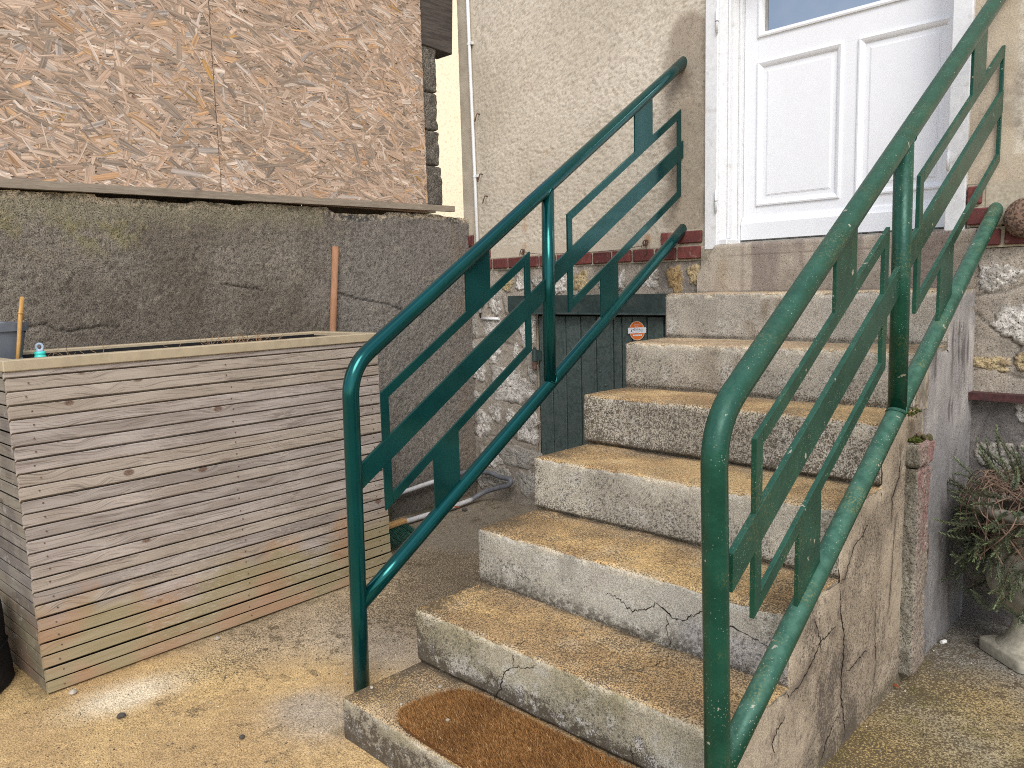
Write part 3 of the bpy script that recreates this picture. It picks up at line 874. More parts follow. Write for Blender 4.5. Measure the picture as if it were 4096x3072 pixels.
MB().box(1.05, 1.75, -0.004, 0.02, 1.4020, 1.5445).build('mortar_joint', M['mortar_plain'], house)
# ---- small rusty nails and hooks in the render
for (x, z, L) in ((-1.50, 2.19, 0.03), (-1.49, 1.86, 0.03), (-1.455, 1.735, 0.028)):
    tube_obj('nail', catmull([(x, 0.01, z + 0.01), (x + 0.004, -0.02, z + 0.012), (x + 0.006, -0.032, z - 0.004), (x - 0.008, -0.03, z - L)], 5), 0.0035, M['rust'], house, 6)

# ---- white front door with its frame
fr = MB()
fr.box(-0.0405, 0.0225, -0.020, 0.05, 1.3745, 2.62, 0.004)
fr.build('door_frame', M['frame_white'], house)
tag(bpy.context.scene.objects['door_frame'], 'flat white outer frame board left of the front door')
rv = MB()
rv.add([(0.0235, -0.008, 1.3935), (0.062, 0.098, 1.3935), (0.062, 0.098, 2.6), (0.0235, -0.008, 2.6), (0.0, 0.1, 1.3935), (0.0, 0.1, 2.6), (0.0, 0.0, 1.3935), (0.0, 0.0, 2.6)],
       [(0, 1, 2, 3), (1, 4, 5, 2), (4, 6, 7, 5), (6, 0, 3, 7), (0, 6, 4, 1), (3, 2, 5, 7)])
rv.build('door_reveal', M['frame_white'], house)
b = MB()
b.box(0.0600, 0.0735, 0.085, 0.15, 1.3935, 2.6, 0.003)
b.box(0.0235, 0.062, -0.004, 0.09, 1.3935, 1.418, 0.003)
b.box(0.040, 0.050, 0.03, 0.060, 1.42, 2.6, 0.003)
b.build('inner_frame', M['frame_white'], house)
b = MB(); b.box(0.9255, 0.990, -0.018, 0.13, 1.3565, 2.62, 0.004)
o = b.build('door_frame', M['frame_white'], house); tag(o, 'flat white frame board right of the front door')
MB().box(-0.04, 0.99, -0.015, 0.15, 2.56, 2.63, 0.004).build('door_head', M['frame_white'], house)
for (z0, z1) in ((1.533, 1.627), (2.273, 2.367)):
    h = tube_obj('hinge', [(0.0205, -0.026, z0), (0.0205, -0.026, z1)], 0.0055, M['frame_white'], house, 10)
    MB().box(0.0145, 0.0265, -0.0325, -0.0195, (z0 + z1) / 2 - 0.001, (z0 + z1) / 2 + 0.001).build('hinge_gap', M['rust'], h)
h = tube_obj('hinge', [(0.9315, -0.022, 1.60), (0.9315, -0.022, 1.66)], 0.005, M['frame_white'], house, 10)

leafY = 0.108
lf = MB()
# stiles and rails of the leaf
lf.box(0.0745, 0.139, leafY, leafY + 0.045, 1.4085, 2.55, 0.003)      # left stile
lf.box(0.895, 0.960, leafY, leafY + 0.045, 1.4085, 2.55, 0.003)
lf.box(0.139, 0.895, leafY + 0.0004, leafY + 0.045, 1.4085, 1.557)
lf.box(0.139, 0.895, leafY + 0.0004, leafY + 0.045, 2.149, 2.251)
lf.box(0.497, 0.5635, leafY + 0.0006, leafY + 0.045, 1.556, 2.150)
lf.box(0.139, 0.895, leafY + 0.0004, leafY + 0.045, 2.49, 2.55)
door = lf.build('front_door', M['door_white'], house)
tag(door, 'white panelled front door with a glazed upper half')
def moulding(x0, x1, z0, z1, prof, mat, name):
    """mitred frame swept round a rectangle; prof = list of (inset, y)"""
    v, f = [], []
    n = len(prof)
    for (ins, y) in prof:
        v += [(x0 + ins, y, z0 + ins), (x1 - ins, y, z0 + ins), (x1 - ins, y, z1 - ins), (x0 + ins, y, z1 - ins)]
    for k in range(n - 1):
        for s in range(4):
            t = (s + 1) % 4
            f.append((k * 4 + s, k * 4 + t, (k + 1) * 4 + t, (k + 1) * 4 + s))
    return MB().add(v, f).build(name, mat, door)
for (x0, x1) in ((0.139, 0.4985), (0.562, 0.893)):
    z0, z1 = 1.5555, 2.1505
    y = leafY
    moulding(x0, x1, z0, z1, [(-0.001, y + 0.004), (-0.001, y - 0.006), (0.005, y - 0.0075), (0.013, y - 0.004), (0.018, y - 0.001), (0.022, y + 0.004), (0.023, y + 0.006)], M['door_white'], 'panel_moulding')
    # raised and fielded panel
    v, f = [], []
    prof = [(0.021, y + 0.0062), (0.0395, y + 0.0058), (0.041, y + 0.0040), (0.0445, y + 0.0035), (0.0455, y + 0.0020)]
    for (ins, yy) in prof:
        v += [(x0 + ins, yy, z0 + ins), (x1 - ins, yy, z0 + ins), (x1 - ins, yy, z1 - ins), (x0 + ins, yy, z1 - ins)]
    for k in range(len(prof) - 1):
        for s in range(4):
            t = (s + 1) % 4
            f.append((k * 4 + s, k * 4 + t, (k + 1) * 4 + t, (k + 1) * 4 + s))
    kk = (len(prof) - 1) * 4
    f.append((kk, kk + 1, kk + 2, kk + 3))
    MB().add(v, f).build('door_panel', M['door_white'], door)
y = leafY
moulding(0.139, 0.893, 2.2505, 2.495, [(0.0, y + 0.004), (0.0, y - 0.007), (0.006, y - 0.009), (0.016, y - 0.004), (0.0205, y + 0.003), (0.0225, y + 0.010), (0.0228, y + 0.02)], M['door_white'], 'glazing_bead')
MB().box(0.155, 0.88, y + 0.0165, y + 0.022, 2.262, 2.49).build('glass_pane', M['glass'], door)
MB().box(0.1615, 0.173, y + 0.0125, y + 0.0165, 2.273, 2.475).build('glass_spacer', M['alu'], door)
# weather board along the foot of the door
kb = MB()
kb.prism([(y + 0.001, 1.412), (y - 0.022, 1.412), (y - 0.022, 1.482), (y - 0.017, 1.486), (y - 0.013, 1.496), (y - 0.010, 1.506), (y + 0.001, 1.512)], 0, 0.0765, 0.957)
kb.build('weather_board', M['door_white'], door)
MB().box(0.0765, 0.925, 0.088, 0.15, 1.396, 1.405).build('door_threshold', M['alu'], house)
MB().box(0.0765, 0.925, 0.075, 0.0875, 1.395, 1.3995).build('threshold_strip', M['rim'], house)
b = MB(); b.box(0.0, 0.97, 0.30, 0.32, 1.2, 2.6); b.build('dark_hall', M['black'], house)

# ---- cellar door with its lintel
cd = MB(); cd.box(-1.106, -0.18, 0.030, 0.05, -0.02, 1.0865)
cellar = cd.build('cellar_door', M['black'], house)
tag(cellar, 'dark green boarded cellar door beside the steps')
edges = [-1.0845, -0.984, -0.885, -0.783, -0.680, -0.571, -0.519, -0.455, -0.3665, -0.27, -0.185]
for i in range(len(edges) - 1):
    x0, x1 = edges[i], edges[i + 1]
    yq = RNG.uniform(-0.0025, 0.0025)
    b = MB()
    b.box(x0 + 0.0034, x1 - 0.0034, 0.006 + yq, 0.028, 0.0 + RNG.uniform(0, .01), 1.078 - RNG.uniform(0, 0.004), 0.0025)
    if x1 - x0 > 0.08:
        b.box(x1 - 0.0125, x1 - 0.0035, 0.0035 + yq, 0.0065 + yq, 0.01, 1.070, 0.0012)
    b.build('plank', M['plank'], cellar)
for (x, z) in ((-0.80, 0.80), (-0.655, 0.80), (-0.62, 0.73), (-0.66, 0.66), (-0.75, 0.98), (-0.74, 0.68)):
    v = MB(); v.tube([(x, 0.006, z), (x, 0.0015, z), (x, -0.0005, z)], [0.0075, 0.006, 0.002], 10)
    v.build('bolt_head', M['plank'], cellar, True)
hg = MB(); hg.tube([(-1.100, -0.012, 0.83), (-1.100, -0.012, 0.895)], 0.0155, 12); hg.tube([(-1.100, -0.012, 0.895), (-1.1, -0.012, 0.903), (-1.1, -0.012, 0.911)], [0.006, 0.008, 0.003], 8)
hg.box(-1.095, -1.062, -0.004, 0.008, 0.835, 0.89)
hinge = hg.build('hinge', M['lintel'], cellar, False)
MB().tube([(-1.100, -0.012, 0.787), (-1.100, -0.012, 0.826)], 0.014, 12).build('hinge_pin', M['rust'], hinge)
lt = MB()
lt.box(-1.305, -0.07, -0.006, 0.02, 1.098, 1.186)
lt.prism([(-0.038, 1.088), (-0.036, 1.095), (-0.007, 1.0985), (-0.007, 1.0865), (-0.036, 1.0865)], 0, -1.14, -0.07)
o = lt.build('lintel_beam', M['lintel'], house); tag(o, 'dark green steel lintel over the cellar door')
# round sticker on the cellar door, with its lettering
def fac_disc(cx, cz, rx, rz, y, n=40, jag=0.0, rot=0.0, seed=0):
    q = np.random.default_rng(seed)
    v = []
    for k in range(n):
        a = 2 * math.pi * k / n
        r = 1 + q.uniform(-jag, jag)
        px, pz = rx * r * math.cos(a), rz * r * math.sin(a)
        v.append((cx + px * math.cos(rot) - pz * math.sin(rot), y, cz + px * math.sin(rot) + pz * math.cos(rot)))
    return v, [tuple(range(n))[::-1]]
SX, SZ = -0.4205, 1.010
s0 = MB(); s0.add(*fac_disc(SX, SZ, 0.0465, 0.0465, -0.0005, jag=0.02, seed=4)); sticker = s0.build('sticker', simple('sticker_edge', (0.78, 0.52, 0.36), 0.5, 0.05, 200, 0.0), cellar, recalc=False)
tag(sticker, 'round orange sticker with a white name strip')
MB().add(*fac_disc(SX, SZ, 0.0425, 0.0425, -0.0009)).build('sticker_face', M['orange'], sticker, recalc=False)
def quadpanel(name, x0, x1, z0, z1, y, mat, tilt=0.055):
    cx, cz = (x0 + x1) / 2, (z0 + z1) / 2
    v = []
    for (x, z) in ((x0, z0), (x1, z0), (x1, z1), (x0, z1)):
        v.append((x, y, z + (x - cx) * tilt))
    return MB().add(v, [(0, 1, 2, 3)]).build(name, mat, sticker, recalc=False)
quadpanel('name_strip', SX - 0.053, SX + 0.054, SZ - 0.012, SZ + 0.0155, -0.0014, M['sticker_white'])
quadpanel('number_strip', SX - 0.024, SX + 0.029, SZ - 0.0255, SZ - 0.0185, -0.0013, M['sticker_white'])
def lettering(txt, x, z, h, mat, y, parent, align='CENTER', tilt=0.055, name='lettering', sx=1.0):
    cu = bpy.data.curves.new(name, 'FONT')
    cu.body = txt; cu.size = h / 0.72; cu.align_x = align; cu.resolution_u = 2
    tmp = bpy.data.objects.new('lettering_source', cu)
    COL.objects.link(tmp)
    me = bpy.data.meshes.new_from_object(tmp.evaluated_get(bpy.context.evaluated_depsgraph_get()))
    bpy.data.objects.remove(tmp); bpy.data.curves.remove(cu)
    me.name = name
    for vtx in me.vertices:
        a, b_ = vtx.co.x * sx, vtx.co.y
        vtx.co = (x + a, y, z + b_ + a * tilt)
    me.materials.clear()
    return link(name, me, mat, parent)
lettering('SURVEILLÉ', SX + 0.001, SZ + 0.0265, 0.0062, M['sticker_white'], -0.0016, sticker)
lettering('PAR', SX - 0.001, SZ + 0.0178, 0.0058, M['sticker_white'], -0.0016, sticker)
lettering('Delta', SX - 0.016, SZ + 0.0005, 0.0110, M['navy'], -0.0019, sticker, 'LEFT')
for r_, (a, b_) in enumerate(((0.017, 0.0065), (0.017, 0.0015))):
    for k in range(3):
        quadpanel('fine_print', SX + a + k * 0.008, SX + a + k * 0.008 + 0.005, SZ + b_, SZ + b_ + 0.0018, -0.0018, M['grey_print'])
for k in range(5):
    quadpanel('fine_print', SX - 0.026 + k * 0.013, SX - 0.026 + k * 0.013 + 0.009, SZ - 0.0078 + k * 0.0008, SZ - 0.0064 + k * 0.0008, -0.0018, M['grey_print'])
for k in range(5):
    quadpanel('number_print', SX - 0.019 + k * 0.009, SX - 0.019 + k * 0.009 + 0.005, SZ - 0.0232 + k * 0.0005, SZ - 0.0208 + k * 0.0005, -0.0017, M['grey_print'])
# drop-shaped mark on the strip
dv = []
for k in range(16):
    a = 2 * math.pi * k / 16
    r = 0.0034 * (1 if a < math.pi else 1)
    dv.append((SX - 0.032 + r * math.cos(a), -0.0018, SZ - 0.003 + r * math.sin(a) + (0.005 if 0.9 < a < 2.2 else 0)))
MB().add(dv, [tuple(range(16))[::-1]]).build('drop_mark', M['navy'], sticker, recalc=False)
MB().add([(SX - 0.029, -0.0018, SZ + 0.0055), (SX - 0.018, -0.0018, SZ + 0.0062), (SX - 0.0185, -0.0018, SZ + 0.0005), (SX - 0.022, -0.0018, SZ + 0.0035)], [(0, 1, 2, 3)][0:1]).build('drop_mark', M['navy'], sticker, recalc=False)
# red steel bar set in the wall on the right
bb = MB(); bb.prism([(-0.045, 0.803), (-0.045, 0.828), (0.02, 0.828), (0.02, 0.803)], 0, 0.992, 1.75)
o = bb.build('steel_bar', M['redbar'], house); tag(o, 'red brown steel bar set in the stone wall on the right')

# ================================================================== STAIRCASE
stairs = empty('staircase', (0, 0, 0), 0, 'weathered concrete staircase of seven steps leading up to the white door', 'staircase')
S_Y = [0.0, 0.268, 0.5385, 0.8195, 1.1054, 1.3783, 1.6724, 1.990]
S_Z = [0.0, 0.1177, 0.2891, 0.4684, 0.6517, 0.8341, 1.0088, 1.190]
XR = 1.030
UNDER = [0.0, 0.014, 0.005, 0.016, 0.020, 0.006, 0.006]

def riser_relief(x, y, z, i):
    p = np.stack([x, y, z], -1)
    return (fbm(p, 7, 3, seed=60 + i) - 0.5) * 0.007 + (fbm(p, 60, 3, 0.6, seed=61) - 0.5) * 0.0022

def make_step(i):
    y0, y1, z0, z1 = S_Y[i], S_Y[i + 1] + 0.02, S_Z[i], S_Z[i + 1]
    xl = -0.027 * y0 + (-0.012 if i == 0 else 0.0)
    r = [0.014, 0.013, 0.012, 0.012, 0.014, 0.011, 0.010][i]
    ds = 0.0042 if i < 3 else 0.005
    prof, nrm = [], []
    zs = np.arange(z0 - 0.006, z1 - r, ds)
    for z in zs:
        prof.append((y0, z)); nrm.append((-1, 0))
    for a in np.linspace(0, math.pi / 2, 6)[:-1]:
        prof.append((y0 + r - r * math.cos(a), z1 - r + r * math.sin(a))); nrm.append((-math.cos(a), math.sin(a)))
    for y in np.arange(y0 + r, y1, ds):
        prof.append((y, z1)); nrm.append((0, 1))
    prof = np.array(prof); nrm = np.array(nrm)
    xs = np.concatenate([xl + np.array([0, .001, .0025, .0045, .0075, .0115]), np.arange(xl + 0.016, XR, ds), [XR]])
    X = np.repeat(xs[:, None], len(prof), 1)
    Yb = np.repeat(prof[None, :, 0], len(xs), 0); Zb = np.repeat(prof[None, :, 1], len(xs), 0)
    NY = np.repeat(nrm[None, :, 0], len(xs), 0); NZ = np.repeat(nrm[None, :, 1], len(xs), 0)
    p = np.stack([X, Yb, Zb], -1)
    disp = riser_relief(X, Yb, Zb, i)
    nose = np.clip(1 - np.hypot(Yb - y0, Zb - z1) / 0.022, 0, 1)
    chip = sstep(0.50, 0.72, fbm(p, 26, 3, 0.55, seed=70 + i)) * 0.013 + sstep(0.58, 0.72, fbm(p, 9, 3, seed=71 + i)) * 0.016
    disp = disp - nose * chip
    rl = 0.014 if i else 0.022                               # rounded left end
    dl = np.clip(X - xl, 0, rl)
    disp = disp - (rl - np.sqrt(np.maximum(rl ** 2 - (rl - dl) ** 2, 0)))
    under = UNDER[i] * sstep(0.016, 0.0, Zb - z0) * (NZ < 0.5) * (0.4 + 1.0 * fbm(p * np.array([1, 0, 0]), 12, 3, seed=72))
    top = NZ.copy()
    Xo = X
    Yo = Yb + NY * disp + under
    Zo = Zb + NZ * disp
    Yo = np.where((NZ > .9) & (np.arange(len(prof))[None, :] > 0), Yb, Yo)
    # ---------- colours
    n1 = fbm(p, 4.5, 4, seed=80 + i); n2 = fbm(p, 17, 4, 0.55, seed=81 + i); n3 = fbm(p, 95, 2, seed=82)
    n4 = fbm(p, 230, 2, seed=83)
    age = [1.0, 1.0, 1.0, 0.9, 0.85, 0.35, 0.25][i]
    t_a = mixc((0.50, 0.41, 0.31), (0.66, 0.44, 0.195), np.full(X.shape, age))
    t_b = mixc((0.40, 0.32, 0.24), (0.50, 0.32, 0.145), np.full(X.shape, age))
    tc = mixc(t_a, t_b, sstep(0.38, 0.62, n1))
    tc = mixc(tc, (0.62, 0.46, 0.26), 0.30 * sstep(0.50, 0.70, n2))
    tc = mixc(tc, (0.14, 0.095, 0.050), 0.45 * sstep(0.50, 0.62, n3 * 0.35 + n4 * 0.65 + 0.16 * (n1 - 0.5)))
    worn = sstep(0.48, 0.66, fbm(p * np.array([0.7, 1, 1]), 5.5, 3, seed=200 + i))
    tc = mixc(tc, (0.36, 0.235, 0.120), worn * 0.6 * age)
    tc = mixc(tc, (0.60, 0.47, 0.30), 0.40 * sstep(0.55, 0.70, fbm(p, 7.5, 3, seed=210 + i)))
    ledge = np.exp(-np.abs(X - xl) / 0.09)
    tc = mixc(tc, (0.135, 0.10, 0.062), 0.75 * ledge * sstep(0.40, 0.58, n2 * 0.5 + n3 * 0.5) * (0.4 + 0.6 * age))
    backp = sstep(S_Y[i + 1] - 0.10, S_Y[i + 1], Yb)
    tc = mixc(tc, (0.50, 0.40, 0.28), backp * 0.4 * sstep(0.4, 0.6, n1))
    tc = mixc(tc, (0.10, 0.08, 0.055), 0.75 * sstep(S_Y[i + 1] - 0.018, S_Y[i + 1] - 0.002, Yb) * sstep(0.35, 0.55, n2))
    r_a = [(0.35, 0.310, 0.235), (0.375, 0.335, 0.245), (0.43, 0.405, 0.345), (0.45, 0.415, 0.345), (0.45, 0.41, 0.34), (0.44, 0.40, 0.335), (0.435, 0.395, 0.335)][i]
    rc = mixc(r_a, tuple(q * 0.74 for q in r_a), sstep(0.38, 0.66, n1))
    rc = mixc(rc, (0.52, 0.50, 0.45), 0.45 * sstep(0.54, 0.70, n2))
    fz = (Zb - z0) / (z1 - z0)
    if i <= 1:                                               # black algae on the two lowest risers
        ln = fz + (n2 - 0.5) * 0.9 + (n1 - 0.5) * 0.8
        if i == 1:
            lim = 0.42 + 0.30 * np.exp(-np.abs(X - xl) / 0.10) - 0.10 * sstep(0.4, 1.0, X)
        else:
            lim = 0.72 + 0 * X
        blk = sstep(lim + 0.10, lim - 0.25, ln) * sstep(0.28, 0.52, n3 * 0.55 + n2 * 0.45)
        rc = mixc(rc, (0.075, 0.070, 0.064), blk * 0.72)
        rc = mixc(rc, (0.55, 0.53, 0.50), 0.6 * sstep(0.56, 0.66, fbm(p, 34, 3, seed=86)) * sstep(0.25, 0.6, blk + 0.3) * sstep(0.9, 0.5, fz))
        rc = mixc(rc, (0.27, 0.235, 0.13), 0.5 * sstep(0.45, 0.6, n1) * sstep(0.4, 0.9, fz))
    dens = [0.35, 0.45, 0.34, 0.55, 1.0, 0.45, 0.08][i]
    wsc = [95, 95, 100, 100, 78, 100, 100][i]
    d, rn = worley(p * np.array([1, 1, 1.0]), wsc, seed=90 + i)
    msk = sstep(0.62 - 0.30 * dens, 0.80 - 0.30 * dens, n1 * 0.65 + n2 * 0.35 + 0.16 * (1 - fz) + 0.10 * np.exp(-np.abs(X - xl) / 0.15) + (0.12 * sstep(0.5, 1.0, X) if i == 2 else 0))
    spot = sstep(0.46, 0.26, d) * (rn < 0.25 + 0.62 * dens) * msk
    rc = mixc(rc, (0.075, 0.068, 0.060), spot * 0.85)
    if i == 2:                                               # lichen on the patched piece right of the crack
        wp = sstep(0.70, 0.78, X) * sstep(0.42, 0.36, Zb)
        rc = mixc(rc, (0.36, 0.345, 0.34), wp * 0.7)
        rc = mixc(rc, (0.085, 0.08, 0.078), wp * 0.8 * sstep(0.42, 0.28, d) * (rn < 0.75))
        rc = mixc(rc, (0.095, 0.085, 0.07), 0.8 * sstep(0.35, 0.05, fz + (n2 - 0.5) * 0.5) * sstep(0.4, 0.55, n3))
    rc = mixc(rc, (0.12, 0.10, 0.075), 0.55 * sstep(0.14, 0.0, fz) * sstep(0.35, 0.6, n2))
    if i >= 5:
        rc = mixc(rc, (0.21, 0.165, 0.12), 0.75 * sstep(0.52, 0.62, fbm(p * np.array([1, 1, 0.6]), 7, 3, seed=97)) * sstep(0.15, 0.45, X))
    edge = np.exp(-((Zb - (z1 - 0.010)) / 0.010) ** 2) * (NZ < 0.7)
    rc = mixc(rc, (0.60, 0.52, 0.38), 0.55 * edge * sstep(0.35, 0.6, n2))
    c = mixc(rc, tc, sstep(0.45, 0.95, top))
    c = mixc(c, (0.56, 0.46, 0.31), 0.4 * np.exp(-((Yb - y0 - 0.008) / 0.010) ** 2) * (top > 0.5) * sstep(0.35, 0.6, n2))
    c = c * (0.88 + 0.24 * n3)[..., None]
    spk = np.where(top > 0.6, (0.58 + 0.40 * (n1 - 0.5) * 2 + 0.45 * ledge + 0.15 * sstep(0.5, 0.7, n2)) * (0.35 + 0.65 * age),
                   np.clip(0.16 + 0.5 * dens * msk + 0.35 * sstep(0.30, 0.0, fz) + 0.25 * ledge + (0.75 * blk if i <= 1 else 0.0), 0, 1.15))
    nu, nv = X.shape
    V = np.stack([Xo, Yo, Zo], -1).reshape(-1, 3)
    F = grid_faces(nu, nv, False).tolist()
    # left end and hidden back / base, closed with simple faces
    nV = len(V)
    extra = np.array([[xl, y1, z0 - 0.006], [XR, y1, z0 - 0.006]])
    V = np.concatenate([V, extra])
    cc = np.concatenate([c.reshape(-1, 3), np.full((2, 3), 0.3)])
    ss = np.concatenate([spk.reshape(-1), [0.3, 0.3]])
    gr = np.concatenate([(np.where(top > 0.6, 1.0, 0.75)).reshape(-1), [0.5, 0.5]])
    me = mesh_np('step', V, grid_faces(nu, nv, False), cc, ss, grain=gr)
    o = link('step', me, M['step'], stairs)
    # solid left end
    V = V[:nV]; pts = V[:nv][::2]
    e = MB().add([tuple(q) for q in pts] + [(xl, y1, z0 - 0.006)], [tuple(range(len(pts) + 1))]).build('step_end', M['plain_concrete'], o, recalc=False)
    MB().add([(XR - 0.0015, q[1], q[2]) for q in V[(nu - 1) * nv:nu * nv][::2]] + [(XR - 0.0015, y1, z0 - 0.006)], [tuple(range(len(pts) + 1))[::-1]]).build('step_end', M['plain_concrete'], o, recalc=False)
    return o
M['plain_concrete'] = simple('plain_concrete', (0.32, 0.28, 0.215), 0.93, 0.3, 60, 0.6, 0.2, (0.12, 0.10, 0.075), (0.45, 0.65), 14, 0.7)
STEPS = [make_step(i) for i in range(7)]
for o, l in zip(STEPS, ['lowest step, black with algae, under the doormat', 'second step, cracked at the left', 'third step with a long wandering crack', 'fourth step, pale grey', 'fifth step, spotted with black lichen', 'sixth step, clean grey', 'top step below the door sill']):
    tag(o, l)

# door sill block at the head of the steps
def sill_block():
    u = np.arange(-0.072, 1.0302, 0.0055)
    w = np.concatenate([np.arange(1.184, 1.384, 0.005), [1.387, 1.391, 1.394]])
    X, Z = np.meshgrid(u, w, indexing='ij')
    p = np.stack([X, X * 0, Z], -1)
    n1 = fbm(p, 5, 4, seed=110); n2 = fbm(p, 20, 4, 0.55, seed=111); n3 = fbm(p, 90, 2, seed=112)
    Y = 1.975 - 0.0249 * X + (n1 - 0.5) * 0.010 + (n2 - 0.5) * 0.005 + 0.006 * sstep(1.384, 1.394, Z)
    corner = sstep(0.02, -0.02, (X + 0.065) * 1.4 - (Z - 1.29) * 1.0 + (n2 - 0.5) * 0.03)      # broken upper left corner
    Y = Y + corner * 0.030
    c = mixc((0.42, 0.365, 0.300), (0.305, 0.26, 0.212), sstep(0.4, 0.62, n1))
    c = mixc(c, (0.43, 0.385, 0.32), 0.5 * sstep(0.52, 0.68, n2))
    streak = sstep(0.52, 0.64, fbm(p * np.array([1, 1, 0.12]), 13, 3, seed=113))
    c = mixc(c, (0.17, 0.13, 0.12), streak * 0.6)
    c = mixc(c, (0.33, 0.25, 0.155), 0.5 * blob(X, Z, 0.05, 1.27, 0.03, 0.08))
    c = mixc(c, (0.11, 0.09, 0.08), 0.7 * sstep(1.20, 1.185, Z))
    c = mixc(c, (0.085, 0.07, 0.062), corner * 0.6)
    ln = np.exp(-((Z - 1.345 - (n1 - .5) * .01) / 0.002) ** 2) * sstep(0.05, 0.1, X)
    c = mixc(c, (0.14, 0.11, 0.09), ln * 0.6)
    c = c * (0.86 + 0.28 * n3)[..., None]
    V = np.stack([X, Y, Z], -1)
    o = link('sill_block', mesh_np('sill_block', V.reshape(-1, 3), grid_faces(*X.shape), c, 0.3 + 0 * X, grain=0.42 + 0 * X), M['step'], stairs)
    tag(o, 'stained concrete door sill block under the white door')
    MB().box(-0.058, 1.0295, 1.985, 2.22, 1.184, 1.3935).build('sill_core', M['plain_concrete'], o)
    return o
sill_block()

# cement flank of the staircase, following the steps
def flank_relief(Y, Z):
    p = np.stack([np.full_like(Y, XR), Y, Z], -1)
    return (fbm(p, 6, 3, seed=120) - 0.5) * 0.012 + (fbm(p, 40, 3, seed=121) - 0.5) * 0.0035

FLANK_CRACKS = (([(1.009, 0.581), (0.968, 0.552), (0.915, 0.545), (0.877, 0.492), (0.848, 0.467), (0.823, 0.462)], 0.0026),
               ([(0.824, 0.458), (0.84, 0.362), (0.864, 0.312), (0.863, 0.24), (0.856, 0.191), (0.865, 0.136), (0.88, 0.069), (0.889, 0.012)], 0.0036),
               ([(0.806, 0.352), (0.708, 0.346), (0.669, 0.317), (0.63, 0.3), (0.588, 0.285), (0.548, 0.271)], 0.0036),
               ([(0.677, 0.412), (0.708, 0.346), (0.713, 0.32)], 0.002), ([(0.863, 0.089), (0.813, 0.081), (0.766, 0.051), (0.739, 0.021)], 0.0028),
               ([(0.521, 0.232), (0.483, 0.215), (0.46, 0.195), (0.473, 0.156)], 0.003), ([(1.09, 0.297), (1.098, 0.203), (1.104, 0.131), (1.096, 0.078), (1.076, 0.035)], 0.0022),
               ([(1.039, 0.21), (0.972, 0.203), (0.887, 0.196)], 0.0026), ([(1.25, 0.75), (1.245, 0.66), (1.19, 0.60), (1.20, 0.52)], 0.003), ([(1.23, 0.54), (1.21, 0.40), (1.19, 0.25)], 0.0018))
